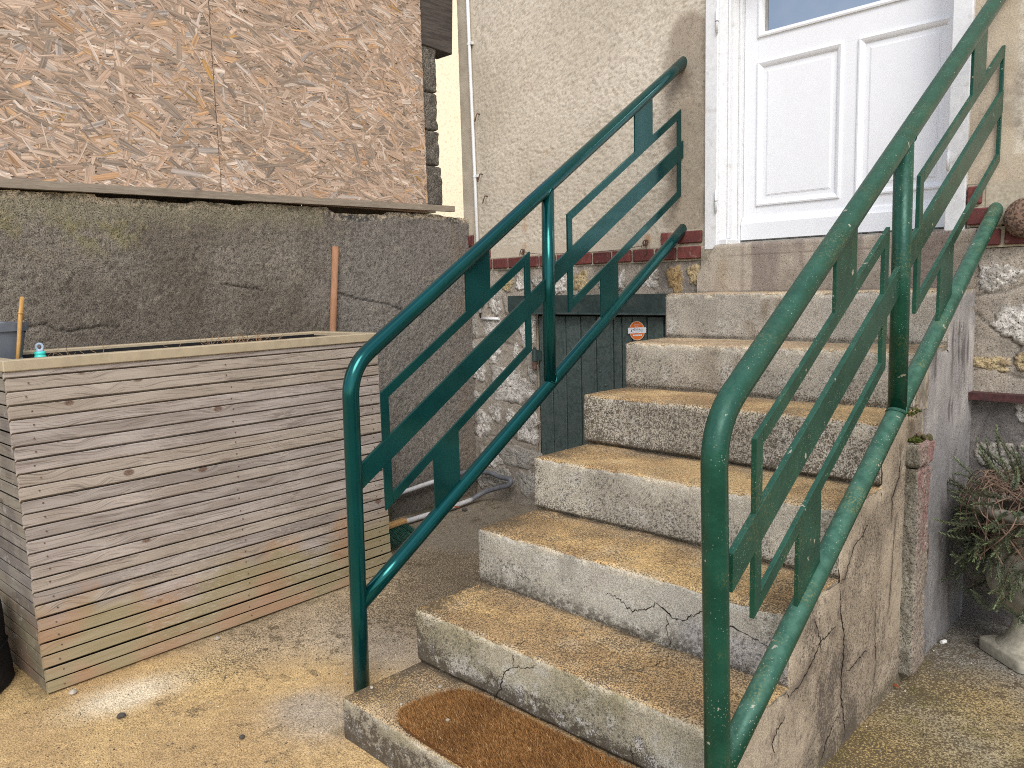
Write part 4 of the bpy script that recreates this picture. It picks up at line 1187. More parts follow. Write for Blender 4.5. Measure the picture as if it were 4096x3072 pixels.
def flank():
    V, F, C, SP = [], [], [], []
    off = 0
    for i in range(7):
        ya = S_Y[i] + (0.004 if True else 0)
        yb = S_Y[i + 1] + 0.004 if i < 6 else 2.0
        zt = S_Z[i + 1] - 0.004
        u = np.linspace(ya, yb, max(2, int((yb - ya) / 0.0065)))
        w = np.linspace(-0.012, zt, max(2, int(zt / 0.0065)))
        Y, Z = np.meshgrid(u, w, indexing='ij')
        p = np.stack([np.full_like(Y, XR), Y, Z], -1)
        n1 = fbm(p, 4, 4, seed=122); n2 = fbm(p, 19, 4, 0.55, seed=123); n3 = fbm(p, 80, 2, seed=124)
        rel = flank_relief(Y, Z)
        te = np.clip(1 - (zt - Z) / 0.02, 0, 1) + np.clip(1 - (Y - ya) / 0.015, 0, 1) * (Z > S_Z[i] - 0.01)
        rel = rel - 0.010 * np.clip(te, 0, 1) * sstep(0.4, 0.65, n2)
        behind = sstep(1.38, 1.46, Y + (n2 - .5) * .03)
        c = mixc((0.370, 0.308, 0.232), (0.280, 0.230, 0.172), sstep(0.38, 0.64, n1))
        c = mixc(c, (0.47, 0.40, 0.31), 0.40 * sstep(0.52, 0.68, n2))
        dk = sstep(0.50, 0.66, fbm(p * np.array([1, 1, 0.55]), 11, 4, seed=125)) * (sstep(0.60, 0.05, Z - 0.2 * Y) * 1.0 + 0.2)
        c = mixc(c, (0.135, 0.112, 0.092), dk * 0.50)
        # cream patches where the plaster keeps the colour of the treads
        d, rn = worley(p * np.array([1, 1, 0.6]), 62, seed=126)
        c = mixc(c, (0.115, 0.092, 0.078), 0.8 * sstep(0.40, 0.22, d) * (rn < 0.55) * sstep(0.46, 0.60, n1 * 0.5 + n2 * 0.5 + 0.14 * sstep(0.6, 0.1, Z)))
        cd_f = np.full_like(Y, 9.0)
        for pts_, w_ in FLANK_CRACKS:
            cd_f = np.minimum(cd_f, segdist(Y + (n2 - .5) * 0.02, Z + (n1 - .5) * 0.02, pts_) / (w_ / 0.0026))
        c = mixc(c, (0.105, 0.082, 0.066), 0.70 * np.exp(-(cd_f / 0.014) ** 2) * sstep(0.38, 0.60, fbm(p, 15, 3, seed=129)))
        grn = sstep(0.06, 0.0, Z - 0.02 * n2) * sstep(0.35, 0.6, n2)
        c = mixc(c, (0.10, 0.09, 0.045), grn * 0.7)
        # whitewashed, peeling part behind the stone post
        wh = mixc((0.47, 0.44, 0.415), (0.275, 0.26, 0.255), sstep(0.36, 0.64, fbm(p * np.array([1, 1, 0.4]), 7, 4, seed=127)))
        wh = mixc(wh, (0.12, 0.108, 0.105), 0.9 * sstep(0.55, 0.66, fbm(p * np.array([1, 1, 0.22]), 24, 3, seed=128)))
        low = sstep(0.82, 0.66, Z) * sstep(1.45, 1.5, Y)  # dim corner by the urn: shade painted into the lower whitewash
        wh = mixc(wh, mixc((0.155, 0.150, 0.152), (0.25, 0.245, 0.248), n2), low * 0.75)
        rust = blob(Y, Z, 1.535, 0.345, 0.016, 0.095, 4) * sstep(0.30, 0.45, n2)
        wh = mixc(wh, (0.105, 0.052, 0.020), np.clip(rust * 1.6, 0, 1))
        c = mixc(c, wh, behind)
        groove = np.exp(-((Y - 1.475 - 0.02 * (Z - 0.7)) / 0.022) ** 2) * sstep(0.25, 0.5, Z)
        c = mixc(c, (0.115, 0.095, 0.082), groove * 0.75)
        rel = rel - groove * 0.012
        mossy = blob(Y, Z, 1.33, 0.79, 0.05, 0.05) + blob(Y, Z, 1.43, 0.85, 0.04, 0.07)
        c = mixc(c, (0.095, 0.072, 0.045), np.clip(mossy, 0, 1) * 0.8 * sstep(0.3, 0.55, n2))
        c = mixc(c, (0.42, 0.33, 0.22), 0.5 * np.clip(te, 0, 1) * sstep(0.35, 0.6, n1))
        c = c * (0.88 + 0.24 * n3)[..., None]
        P = np.stack([XR + 0.0025 + rel, Y, Z], -1)
        nu, nv = Y.shape
        V.append(P.reshape(-1, 3)); C.append(c.reshape(-1, 3)); SP.append((0.16 + 0.34 * sstep(0.45, 0.62, n1) + 0.26 * dk * (1 - behind) + 0.25 * sstep(0.12, 0.0, Z) - 0.10 * behind).reshape(-1))
        F.append(grid_faces(nu, nv, False, off)); off += nu * nv
    me = mesh_np('cement_flank', np.concatenate(V), np.concatenate(F), np.concatenate(C), np.concatenate(SP))
    o = link('cement_flank', me, M['flank'], stairs)
    tag(o, 'cracked cement flank on the right of the steps')
    return o
FLANK = flank()
# infill so the body of the stairs is solid
b = MB()
for i in range(7):
    b.box(0.02 - 0.027 * S_Y[i], 1.022, S_Y[i] + 0.05, S_Y[i + 1] + 0.035, -0.02, S_Z[i + 1] - 0.02)
b.build('stair_core', M['plain_concrete'], stairs)
b = MB()
for i in range(1, 7):                                   # left flank of the stairs, seen only from the side
    b.box(-0.027 * S_Y[i] + 0.004, 0.03, S_Y[i] + 0.02, S_Y[i + 1] + 0.012, -0.02, S_Z[i] - 0.004)
b.build('left_flank', M['plain_concrete'], stairs)

# cracks : thin dark ribbons lying in the surface
def ribbon(name, pts3, normal, width, parent):
    q = np.random.default_rng(len(pts3) * 7 + int(abs(pts3[0][0]) * 1000))
    P = []
    for a, c in zip(pts3[:-1], pts3[1:]):
        a, c = np.array(a), np.array(c)
        n = max(2, int(np.linalg.norm(c - a) / 0.0065))
        for k in range(n):
            P.append(a + (c - a) * k / n)
    P.append(np.array(pts3[-1]))
    P = np.array(P)
    nrm = np.array(normal, float)
    jit = q.normal(0, 0.0026, P.shape); jit -= np.outer(jit @ nrm, nrm)
    P[1:-1] += jit[1:-1]
    v = []
    n = len(P)
    for k in range(n):
        t = P[min(k + 1, n - 1)] - P[max(k - 1, 0)]
        s = np.cross(t, nrm); s /= np.linalg.norm(s) + 1e-9
        w = width * (0.35 + 0.9 * q.random()) * min(1.0, 0.3 + 4 * min(k, n - 1 - k) / n)
        v += [P[k] + s * w * 0.5, P[k] - s * w * 0.5]
    f = np.array([(2 * k, 2 * k + 1, 2 * k + 3, 2 * k + 2) for k in range(n - 1)])
    return link(name, mesh_np(name, np.array(v), f), M['crack'], parent)

def riser_crack(i, pts, w=0.0028):
    x = np.array([p[0] for p in pts]); z = np.array([p[1] for p in pts])
    xx, zz = [], []
    for k in range(len(x) - 1):
        n = max(2, int(np.hypot(x[k + 1] - x[k], z[k + 1] - z[k]) / 0.012))
        xx += list(np.linspace(x[k], x[k + 1], n, endpoint=False)); zz += list(np.linspace(z[k], z[k + 1], n, endpoint=False))
    xx = np.array(xx + [x[-1]]); zz = np.array(zz + [z[-1]])
    zz = np.minimum(zz, S_Z[i + 1] - 0.014)
    y = S_Y[i] - riser_relief(xx, np.full_like(xx, S_Y[i]), zz, i) - 0.0012
    ribbon('crack', list(zip(xx, y, zz)), (0, -1, 0), w, STEPS[i])
riser_crack(2, [(0.501, 0.384), (0.549, 0.381), (0.594, 0.359), (0.639, 0.376), (0.676, 0.403), (0.706, 0.384), (0.725, 0.375), (0.752, 0.376), (0.784, 0.402), (0.81, 0.415), (0.894, 0.40), (0.939, 0.39), (0.99, 0.378)], 0.0034)
riser_crack(2, [(0.704, 0.381), (0.706, 0.348), (0.713, 0.312), (0.715, 0.292)], 0.002)
riser_crack(2, [(0.143, 0.37), (0.194, 0.351), (0.227, 0.359)], 0.0015)
riser_crack(1, [(0.400, 0.235), (0.371, 0.21), (0.36, 0.186), (0.354, 0.158), (0.336, 0.131), (0.332, 0.119)], 0.0040)
riser_crack(1, [(0.400, 0.236), (0.423, 0.245), (0.451, 0.25), (0.484, 0.269)], 0.0026)
riser_crack(1, [(0.401, 0.236), (0.406, 0.262), (0.405, 0.274)], 0.003)
riser_crack(1, [(0.781, 0.178), (0.785, 0.145), (0.787, 0.12)], 0.0022)
riser_crack(4, [(0.114, 0.796), (0.083, 0.768), (0.065, 0.733), (0.058, 0.704), (0.057, 0.664)], 0.0016)
riser_crack(5, [(0.582, 1.0), (0.574, 0.979), (0.563, 0.952)], 0.0015)
ribbon('crack', [(0.404, 0.284, 0.2901), (0.396, 0.300, 0.2901), (0.402, 0.328, 0.2901)], (0, 0, 1), 0.0028, STEPS[1])
ribbon('crack', [(0.716, 0.532, 0.2901), (0.742, 0.48, 0.2901), (0.736, 0.437, 0.2901), (0.704, 0.371, 0.2901)], (0, 0, 1), 0.002, STEPS[1])

def flank_crack(pts, w=0.0026):
    yy, zz = [], []
    for (a, c), (d, e) in zip(pts[:-1], pts[1:]):
        n = max(2, int(math.hypot(d - a, e - c) / 0.012))
        yy += list(np.linspace(a, d, n, endpoint=False)); zz += list(np.linspace(c, e, n, endpoint=False))
    yy = np.array(yy + [pts[-1][0]]); zz = np.array(zz + [pts[-1][1]])
    x = XR + 0.0025 + flank_relief(yy, zz) + 0.0012
    ribbon('crack', list(zip(x, yy, zz)), (1, 0, 0), w, FLANK)
for pts, w in FLANK_CRACKS:
    flank_crack(pts, w * 1.25)

# ---- broken stone post against the flank
post = empty('stone_post', (1.03, 1.30, 0), 0, 'broken grey and pink stone gatepost stub against the flank of the steps', 'stone post')
def post_course(z0, z1, y0, y1, depth, pinkz, seed, topslope=0.0):
    """a two-sided block: front face towards -y, right face towards +x"""
    path, nrm = [], []
    per = [(-0.02, y0), (depth, y0), (depth, y1)]
    s = np.concatenate([np.linspace(0, 1, 18), 1 + np.linspace(0.03, 1, 22)])
    w = np.linspace(z0, z1, max(6, int((z1 - z0) / 0.007)))
    Sg, Z = np.meshgrid(s, w, indexing='ij')
    f = np.clip(Sg, 0, 1); g = np.clip(Sg - 1, 0, 1)
    X = -0.02 + (depth + 0.02) * f; Y = y0 + (y1 - y0) * g
    p = np.stack([X, Y, Z], -1)
    n1 = fbm(p, 16, 4, 0.6, seed=seed); n2 = fbm(p, 60, 3, 0.6, seed=seed + 1)
    d = (n1 - 0.5) * 0.020 + (n2 - 0.5) * 0.006
    rz = np.clip(1 - np.minimum(Z - z0, z1 - Z) / 0.012, 0, 1)
    d = d - 0.008 * rz ** 2
    corner = np.clip(1 - np.abs(Sg - 1) / 0.16, 0, 1)
    d = d - 0.006 * corner * n1
    Xo = X + np.where(Sg > 1, d, d * corner); Yo = Y - np.where(Sg <= 1, d, d * corner)
    Zo = Z + np.where(Z > z1 - 0.02, -topslope * (1 - f) - topslope * 0.0, 0)
    c = mixc((0.250, 0.232, 0.185), (0.165, 0.152, 0.122), sstep(0.38, 0.62, n1))
    c = mixc(c, (0.34, 0.32, 0.27), 0.5 * sstep(0.55, 0.7, n2))
    side = sstep(0.97, 1.03, Sg)
    pk = mixc((0.245, 0.135, 0.125), (0.225, 0.175, 0.150), sstep(0.40, 0.60, n1 * 0.5 + 0.5 * fbm(p * np.array([1, 1, 0.2]), 70, 3, seed=seed)))
    pk = mixc(pk, (0.44, 0.38, 0.33), 0.5 * sstep(0.55, 0.7, n2))
    plain = mixc((0.315, 0.265, 0.215), (0.22, 0.18, 0.15), n1)
    sc = mixc(plain, pk, sstep(pinkz - 0.01, pinkz + 0.01, Z + (n2 - 0.5) * 0.02))
    c = mixc(c, sc, side)
    c = mixc(c, (0.30, 0.15, 0.12), (1 - side) * sstep(0.72, 0.78, Z + 0.5 * (f - 0.9) * 0.2 + (n1 - .5) * 0.05) * 0.9)
    c = mixc(c, (0.07, 0.06, 0.035), 0.7 * blob(X, Z, 0.01, 0.66, 0.03, 0.05) * (1 - side))
    o = link('post_block', mesh_np('post_block', np.stack([Xo, Yo, Zo], -1).reshape(-1, 3), grid_faces(*Z.shape), c, 0.5 + 0 * Z), M['pillar'], post)
    tv = MB(); tv.add([(-0.02, y0 + 0.004, z1 - 0.006 - topslope), (depth - 0.004, y0 + 0.004, z1 - 0.004), (depth - 0.004, y1, z1 - 0.004), (-0.02, y1, z1 - 0.006)], [(0, 1, 2, 3)])
    tv.build('block_top', M['pillar_top'], o, recalc=False)
    return o
M['pillar_top'] = simple('pillar_top', (0.22, 0.15, 0.12), 0.95, 0.4, 80, 0.8, 0.1, (0.05, 0.055, 0.02), (0.4, 0.6), 18, 0.9)
post_course(0.03, 0.672, 0.0, 0.105, 0.040, 0.41, 131)
post_course(0.676, 0.752, 0.0, 0.115, 0.045, 0.30, 132, 0.004)
# crumbling mortar and moss on top of the post
def rubble(name, parent, n, cx, cy, cz, sx, sy, sz, r, mat, seed):
    q = np.random.default_rng(seed)
    mb = MB()
    import bmesh
    for k in range(n):
        s = r * q.uniform(0.5, 1.3)
        bm = bmesh.new(); bmesh.ops.create_icosphere(bm, subdivisions=1, radius=1.0)
        c = np.array([cx + q.uniform(-sx, sx), cy + q.uniform(-sy, sy), cz + q.uniform(-sz, sz)])
        v = [tuple(c + np.array(vv.co) * s * q.uniform(0.7, 1.25, 3)) for vv in bm.verts]
        f = [tuple(x.index for x in ff.verts) for ff in bm.faces]
        bm.free(); mb.add(v, f)
    return mb.build(name, mat, parent, True)
o = rubble('moss', post, 70, 0.008, 0.050, 0.753, 0.022, 0.045, 0.005, 0.0065, M['moss'], 5); o["kind"] = 'stuff'
o = rubble('crumbled_mortar', post, 7, 0.018, 0.085, 0.757, 0.018, 0.025, 0.006, 0.011, M['pillar_top'], 6); o["kind"] = 'stuff'
o = rubble('moss', FLANK, 30, 1.030, 1.37, 0.835, 0.006, 0.06, 0.008, 0.0045, M['moss'], 7); o["kind"] = 'stuff'

# ================================================================== RAILINGS
def railing(name, label, xf, mat, lean, old, low_mat=None):
    root = empty(name, (xf(0.15), 0.15, 0.05), 0, label, 'stair railing', 'green tube railings beside the steps')
    bx, by, bz = root.location
    L = lambda y, z, dx=0.0: (xf(y) + dx - bx, y - by, z - bz)
    def hz(y): return 1.135 + (y - 0.349) * 0.6405
    def lz(y): return 0.326 + (y - 0.183) * 0.6287
    R = 0.0245
    yp = lambda z: 0.141 + lean * z
    y_c = yp(1.0); z_c = hz(y_c)
    down = np.array([yp(z_c - 0.5) - y_c, -0.5]); down /= np.linalg.norm(down)
    upd = np.array([1.0, 0.6405]); upd /= np.linalg.norm(upd)
    cut = 0.085
    a = np.array([y_c, z_c]) + down * cut; c = np.array([y_c, z_c]); e = np.array([y_c, z_c]) + upd * cut
    pts = [(yp(-0.02), -0.02), (yp(0.3), 0.3), (yp(0.6), 0.6), tuple(a)]
    for t in np.linspace(0, 1, 12)[1:]:
        pts.append(tuple((1 - t) ** 2 * a + 2 * t * (1 - t) * c + t * t * e))
    for y in np.linspace(e[0], 2.04, 12)[1:]:
        pts.append((y, hz(y)))
    hr = tube_obj('handrail', [L(*p) for p in pts], R, mat, root, 28)
    tube_obj('lower_rail', [L(y, lz(y)) for y in np.linspace(yp(0.33) + 0.008, 2.04, 14)], R * 0.97, low_mat or mat, root, 28)
    ym = 1.055
    tube_obj('middle_post', [L(ym - lean * 0.3, lz(ym) - 0.002), L(ym, (lz(ym) + hz(ym)) / 2), L(ym + lean * 0.3, hz(ym))], R * 0.96, mat, root, 28)
    # weld beads
    def bead(zf, sg):
        m = MB(); r = R * 0.985
        pts = [L(ym + r * math.cos(t), zf(ym + r * math.cos(t)) + sg * 1.19 * r * abs(math.cos(t)), r * math.sin(t)) for t in np.linspace(0, 2 * math.pi, 40)]
        m.tube(pts, 0.0026, 6, False); m.build('weld_bead', mat, root, True)
    bead(lz, 1)
    bead(hz, -1)
    TH = 0.0042 if not old else 0.0055
    def flat(nm, poly):
        T = TH + {'flat_bar': 0.0012, 'frame_bar': 0.0, 'connector_plate': -0.0009}[nm]
        m = MB()
        n = len(poly)
        c = np.mean(np.array(poly), 0)
        inner = [tuple(c + (np.array(p) - c)) for p in poly]
        v = [L(p[0], p[1], -T) for p in poly] + [L(p[0], p[1], T) for p in poly]
        f = [tuple(range(n)), tuple(range(2 * n - 1, n - 1, -1))] + [(i, (i + 1) % n, n + (i + 1) % n, n + i) for i in range(n)]
        m.add(v, f)
        o = m.build(nm, mat, root)
        bv = o.modifiers.new('edge', 'BEVEL'); bv.width = 0.0012; bv.segments = 2
        return o
    sl = 0.6205
    def slope_bar(nm, ya, za, yb, zb, h):
        return flat(nm, [(ya, za), (yb, zb), (yb, zb - h), (ya, za - h)])
    # wide middle bars
    slope_bar('flat_bar', 0.172, 0.726, 1.035, 0.726 + 0.863 * 0.6215, 0.076)
    slope_bar('flat_bar', 1.078, 1.309, 2.062, 1.309 + 0.984 * 0.598, 0.074)
    V = 0.0285; H = 0.034
    for (y0, y1, zt0, zt1, zb0, zb1) in ((0.262, 0.951, 0.931, 1.358, 0.568, 1.005), (1.168, 1.988, 1.499, 1.996, 1.133, 1.619)):
        g = (zt1 - zt0) / (y1 - y0); gb = (zb1 - zb0) / (y1 - y0)
        flat('frame_bar', [(y0, zb0), (y0 + V, zb0 + V * gb), (y0 + V, zt0 + V * g), (y0, zt0)])
        flat('frame_bar', [(y1 - V, zb1 - V * gb), (y1, zb1), (y1, zt1), (y1 - V, zt1 - V * g)])
        slope_bar('frame_bar', y0 + V, zt0 + V * g, y1 - V, zt1 - V * g, H)
        slope_bar('frame_bar', y0 + V, zb0 + V * gb + H, y1 - V, zb1 - V * gb + H, H)
    for (ya, yb, fr) in ((0.629, 0.745, (0.262, 0.931, 0.6197)), (1.622, 1.757, (1.168, 1.499, 0.6061))):
        f_ = lambda y: fr[1] + (y - fr[0]) * fr[2]
        flat('connector_plate', [(ya, f_(ya) - 0.001), (yb, f_(yb) - 0.001), (yb, hz(yb) - 0.018), (ya, hz(ya) - 0.018)])
    for (ya, yb, fr) in ((0.462, 0.575, (0.262, 0.568, 0.6343)), (1.376, 1.496, (1.168, 1.133, 0.5927))):
        f_ = lambda y: fr[1] + (y - fr[0]) * fr[2]
        flat('connector_plate', [(ya, lz(ya) + 0.018), (yb, lz(yb) + 0.018), (yb, f_(yb) + 0.001), (ya, f_(ya) + 0.001)])
    return root
rail_l = railing('stair_railing', 'glossy fresh dark green tube railing on the left of the steps', lambda y: -0.111 - 0.027 * y, M['green'], 0.016, False)
rail_r = railing('stair_railing', 'weathered chipped green tube railing on the right of the steps', lambda y: 1.080 + 0.0 * y, M['green_old'], -0.030, True, M['green_faded'])

# ================================================================== DOORMAT
mat_root = empty('doormat', (0.20, 0.13, 0.121), 0, 'brown coir doormat with rounded corners on the lowest step', 'doormat')
def mat_outline():
    pts = [(0.36, 0.004), (0.90, -0.004)]
    pts += [(0.93, 0.03), (0.95, 0.10), (0.945, 0.18), (0.90, 0.243)]
    pts += [(0.60, 0.246), (0.36, 0.247), (0.275, 0.243), (0.232, 0.218), (0.208, 0.17), (0.196, 0.11), (0.197, 0.06), (0.218, 0.026), (0.27, 0.010)]
    return pts
OUT = catmull([(a, b_, 0) for a, b_ in mat_outline()] + [(0.36, 0.004, 0)], 6)
poly = [(p[0] - 0.20, p[1] - 0.13) for p in OUT[:-1]]
MB().prism(poly, 2, 0.0, 0.010).build('backing', simple('mat_backing', (0.12, 0.055, 0.022), 0.95, 0.3, 120, 0.5, 0.1), mat_root)
def fibres():
    q = np.random.default_rng(21)
    n = 70000
    x = q.uniform(-0.02, 0.78, n); y = q.uniform(-0.14, 0.125, n)
    P = np.array(poly)
    inside = np.zeros(n, bool)
    j = len(P) - 1
    for i in range(len(P)):
        cnd = ((P[i, 1] > y) != (P[j, 1] > y)) & (x < (P[j, 0] - P[i, 0]) * (y - P[i, 1]) / (P[j, 1] - P[i, 1] + 1e-12) + P[i, 0])
        inside ^= cnd; j = i
    x, y = x[inside], y[inside]; n = len(x)
    a = q.uniform(0, 2 * np.pi, n); ln = q.uniform(0.009, 0.017, n); tilt = q.uniform(0.15, 0.75, n)
    bias = np.stack([np.full(n, -0.25), np.full(n, -0.35)], -1)
    dx = np.cos(a) * tilt + bias[:, 0]; dy = np.sin(a) * tilt + bias[:, 1]
    w = q.uniform(0.0008, 0.0017, n)
    z0 = np.full(n, 0.008)
    b0 = np.stack([x + np.sin(a) * w, y - np.cos(a) * w, z0], -1)
    b1 = np.stack([x - np.sin(a) * w, y + np.cos(a) * w, z0], -1)
    hgt = ln * np.sqrt(np.clip(1 - np.minimum(0.9, dx ** 2 + dy ** 2), 0.05, 1))
    tp = np.stack([x + dx * ln, y + dy * ln, 0.008 + hgt], -1)
    V = np.stack([b0, b1, tp], 1).reshape(-1, 3)
    F = np.arange(3 * n).reshape(n, 3)
    pp = np.stack([x, y, x * 0], -1)
    m = fbm(pp, 9, 3, seed=33); t = q.random(n)
    c = mixc((0.15, 0.068, 0.022), (0.44, 0.225, 0.080), t)
    c = mixc(c, (0.135, 0.060, 0.022), sstep(0.45, 0.7, m) * 0.45)
    c[q.random(n) < 0.04] = (0.56, 0.38, 0.19)
    c = np.repeat(c, 3, 0)
    o = link('coir_fibres', mesh_np('coir_fibres', V, F, c, smooth=False), M['fibre'], mat_root)
    o["kind"] = 'stuff'
fibres()

# ================================================================== PLANTER BOX
planter = empty('planter_box', (-0.901, -0.491, 0.0), 0.04, 'big planter clad in weathered grey wooden slats with a beige rim', 'planter')
PL, PW, PH = 1.386, 0.425, 1.0195
pitch = 1.002 / 24
sh = 0.0365
def slat_prism(m, y0, y1, h, along='y'):
    # bevel-cut slat: upper and lower edges slope down towards the back
    d = min(0.010, h * 0.5)
    pr_ = [(-0.020, -d), (-0.0012, 0.0), (0.0, 0.0014), (0.0, h - 0.0014), (-0.0012, h), (-0.020, h - d)]
    if along == 'y': return m.prism([(a, b) for a, b in pr_], 1, y0, y1)
    return m.prism([(-a, b) for a, b in pr_], 0, y0, y1)
slat0 = None
def lean_l(z): return -0.028 * z
for k in range(25):
    z = k * pitch + 0.003
    h = sh if k < 24 else 0.016
    q = np.random.default_rng(500 + k)
    if k == 0 or k == 24:
        m = MB(); slat_prism(m, 0.0, PL, h)
        o = m.build('slat', M['slat'], planter)
        if k == 0: slat0 = o
    else:
        o = slat0.copy(); COL.objects.link(o)
    o.location = (q.uniform(-0.0015, 0.0015), lean_l(z) + q.uniform(-0.002, 0.002), z + q.uniform(-0.0008, 0.0008))
    o.rotation_euler = (q.uniform(-0.0007, 0.0007), q.uniform(-0.02, 0.02), 0)
end0 = None
for k in range(25):
    z = k * pitch + 0.003
    q = np.random.default_rng(600 + k)
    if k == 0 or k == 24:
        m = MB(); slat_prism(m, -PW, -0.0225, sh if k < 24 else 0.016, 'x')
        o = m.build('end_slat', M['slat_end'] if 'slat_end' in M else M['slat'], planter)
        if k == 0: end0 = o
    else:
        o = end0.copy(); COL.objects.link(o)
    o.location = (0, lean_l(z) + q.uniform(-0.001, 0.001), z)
# far end and back boards, and the frame behind the slats
b = MB()
b.box(-PW, -0.0225, PL - 0.045, PL - 0.012, 0.004, 0.99)
b.box(-PW - 0.018, -PW, 0.0, PL - 0.02, 0.004, 1.0)
b.box(-PW + 0.02, -0.030, 0.012, PL - 0.06, 0.012, 0.955)
b.build('inner_box', M['liner'], planter)
for yy in (0.03, PL * 0.5, PL - 0.09): MB().box(-0.029, -0.0215, yy, yy + 0.05, 0.006, 1.0).build('inner_post', M['liner'], planter)
# screws
sv = MB()
for k in range(24):
    z = k * pitch + 0.003 + sh * 0.5
    for yy in (0.052, 0.70, 1.33):
        q = np.random.default_rng(int(700 + k * 3 + yy * 10))
        yq = yy + q.uniform(-0.008, 0.008) + lean_l(z); zq = z + q.uniform(-0.006, 0.006)
        n = 8
        v = [(0.0022, yq + 0.0028 * math.cos(2 * math.pi * i / n), zq + 0.0028 * math.sin(2 * math.pi * i / n)) for i in range(n)]
        sv.add(v, [tuple(range(n))])
o = sv.build('screw_heads', M['rust'], planter, recalc=False); o["kind"] = 'stuff'
# beige rim : four mitred boards
zt0, zt1 = 1.0215, 1.056
yl = -0.030
yr = PL - 0.022
def rim(x0, x1, y0, y1):
    m = MB(); m.box(x0, x1, y0, y1, zt0, zt1, 0.003); return m.build('rim_board', M['rim'], planter)
rim(-0.038, 0.007, yl - 0.002, yr)
rim(-PW - 0.022, -PW + 0.022, yl - 0.002, yr)
rim(-PW + 0.0225, -0.0385, yl - 0.003, yl + 0.040)
rim(-PW + 0.0225, -0.0385, yr - 0.045, yr - 0.001)
# liner lip and soil
b = MB()
b.box(-PW + 0.023, -PW + 0.028, 0.012, PL - 0.07, 0.90, 1.045)
b.box(-PW + 0.028, -0.041, PL - 0.074, PL - 0.069, 0.90, 1.04)
b.build('liner', M['liner'], planter)
u = np.linspace(-PW + 0.02, -0.032, 30); w = np.linspace(0.014, PL - 0.062, 90)
X, Y = np.meshgrid(u, w, indexing='ij')
Z = 0.985 + 0.03 * (fbm(np.stack([X, Y, X * 0], -1), 14, 4, seed=140) - 0.5)
grid_obj('soil', np.stack([X, Y, Z], -1), M['soil'], planter)

def dry_clump(n, cx, cy, spread, h, seed, label):
    q = np.random.default_rng(seed)
    c, s = math.cos(0.04), math.sin(0.04)
    root = empty('dead_plant', (-0.901 + cx * c - cy * s, -0.491 + cx * s + cy * c, 0.985), 0, label, 'dead plant', 'dead plants left in the planter')
    allm = MB()
    for k in range(n):
        m = MB() if n < 30 else allm
        x, y = q.uniform(-spread[0], spread[0]), q.uniform(-spread[1], spread[1])
        p = np.array([x, y, 0.0]); d = np.array([q.uniform(-.8, .8), q.uniform(-.9, .9), q.uniform(0.5, 1.3)])
        pts = [tuple(p)]
        L_ = h * q.uniform(0.35, 1.0)
        for _ in range(5):
            d = d + q.normal(0, 0.45, 3) * np.array([1, 1, 0.5]); d /= np.linalg.norm(d)
            p = p + d * L_ / 5; p[2] = max(p[2], 0.002); pts.append(tuple(p))
        m.tube(pts, [0.0017, 0.0016, 0.0014, 0.0012, 0.001, 0.0007], 5)
        if n < 30: m.build('stem', M['dry'], root, True)
    if n >= 30:
        o = allm.build('tangled_stems', M['dry'], root, True); o["kind"] = 'stuff'
dry_clump(28, -0.17, 0.22, (0.10, 0.10), 0.125, 41, 'sparse dead plant with a few upright twigs near the left of the planter')
dry_clump(14, -0.18, 0.52, (0.10, 0.14), 0.10, 42, 'few thin dead stalks in the middle of the planter')
dry_clump(130, -0.18, 0.84, (0.10, 0.105), 0.135, 43, 'dense tangled clump of dead brown stems in the planter')

# grey plant pot standing at the left end of the planter
pot = empty('plant_pot', (-1.163, -0.518, 1.045), 0.10, 'square grey plastic plant pot on the planter, cut by the left picture edge', 'plant pot')
def frustum(m, hw0, hd0, z0, hw1, hd1, z1, r=0.02, n=5):
    rings = []
    for (hw, hd, z) in ((hw0, hd0, z0), (hw1, hd1, z1)):
        ring = []
        for cx, cy, a0 in ((1, 1, 0), (-1, 1, 90), (-1, -1, 180), (1, -1, 270)):
            for k in range(n):
                a = math.radians(a0 + 90 * k / (n - 1))
                ring.append((cx * (hw - r) + r * math.cos(a), cy * (hd - r) + r * math.sin(a), z))
        rings.append(ring)
    N = len(rings[0])
    f = [(i, (i + 1) % N, N + (i + 1) % N, N + i) for i in range(N)]
    m.add(rings[0] + rings[1], f)
    return N
m = MB()
frustum(m, 0.090, 0.090, 0.0, 0.104, 0.104, 0.090)
frustum(m, 0.104, 0.104, 0.0901, 0.110, 0.110, 0.0905)
frustum(m, 0.110, 0.110, 0.0905, 0.112, 0.112, 0.117)
frustum(m, 0.112, 0.112, 0.117, 0.106, 0.106, 0.1175)
frustum(m, 0.106, 0.106, 0.1175, 0.100, 0.100, 0.080)
m.prism([(-0.10, 0.092), (0.03, 0.092), (0.052, 0.078), (0.095, 0.078), (0.10, 0.092)], 1, -0.1105, -0.09)
m.box(-0.088, 0.088, -0.088, 0.088, -0.001, 0.006)
m.build('pot_body', M['pot'], pot, False)
MB().box(-0.10, 0.10, -0.10, 0.10, 0.085, 0.10).build('pot_soil', M['soil'], pot)
b = MB()
for xx in (-0.06, 0.03): b.box(xx, xx + 0.024, -0.0925, -0.085, 0.0005, 0.015)
b.build('drain_slot', M['black'], pot)
st = tube_obj('pot_plant', catmull([(-1.150, -0.478, 1.13), (-1.144, -0.478, 1.19), (-1.138, -0.475, 1.225), (-1.146, -0.472, 1.28), (-1.160, -0.470, 1.34)], 6), 0.0035, M['dry'], None, 8)
tag(st, 'thin bare brown stem growing out of the grey pot', 'dead plant')
cane = tube_obj('bamboo_cane', [(-1.046, -0.452, 1.00), (-1.047, -0.438, 1.10), (-1.0475, -0.428, 1.17), (-1.0485, -0.416, 1.242)], [0.0062, 0.006, 0.0068, 0.0062], M['bamboo'], None, 12)
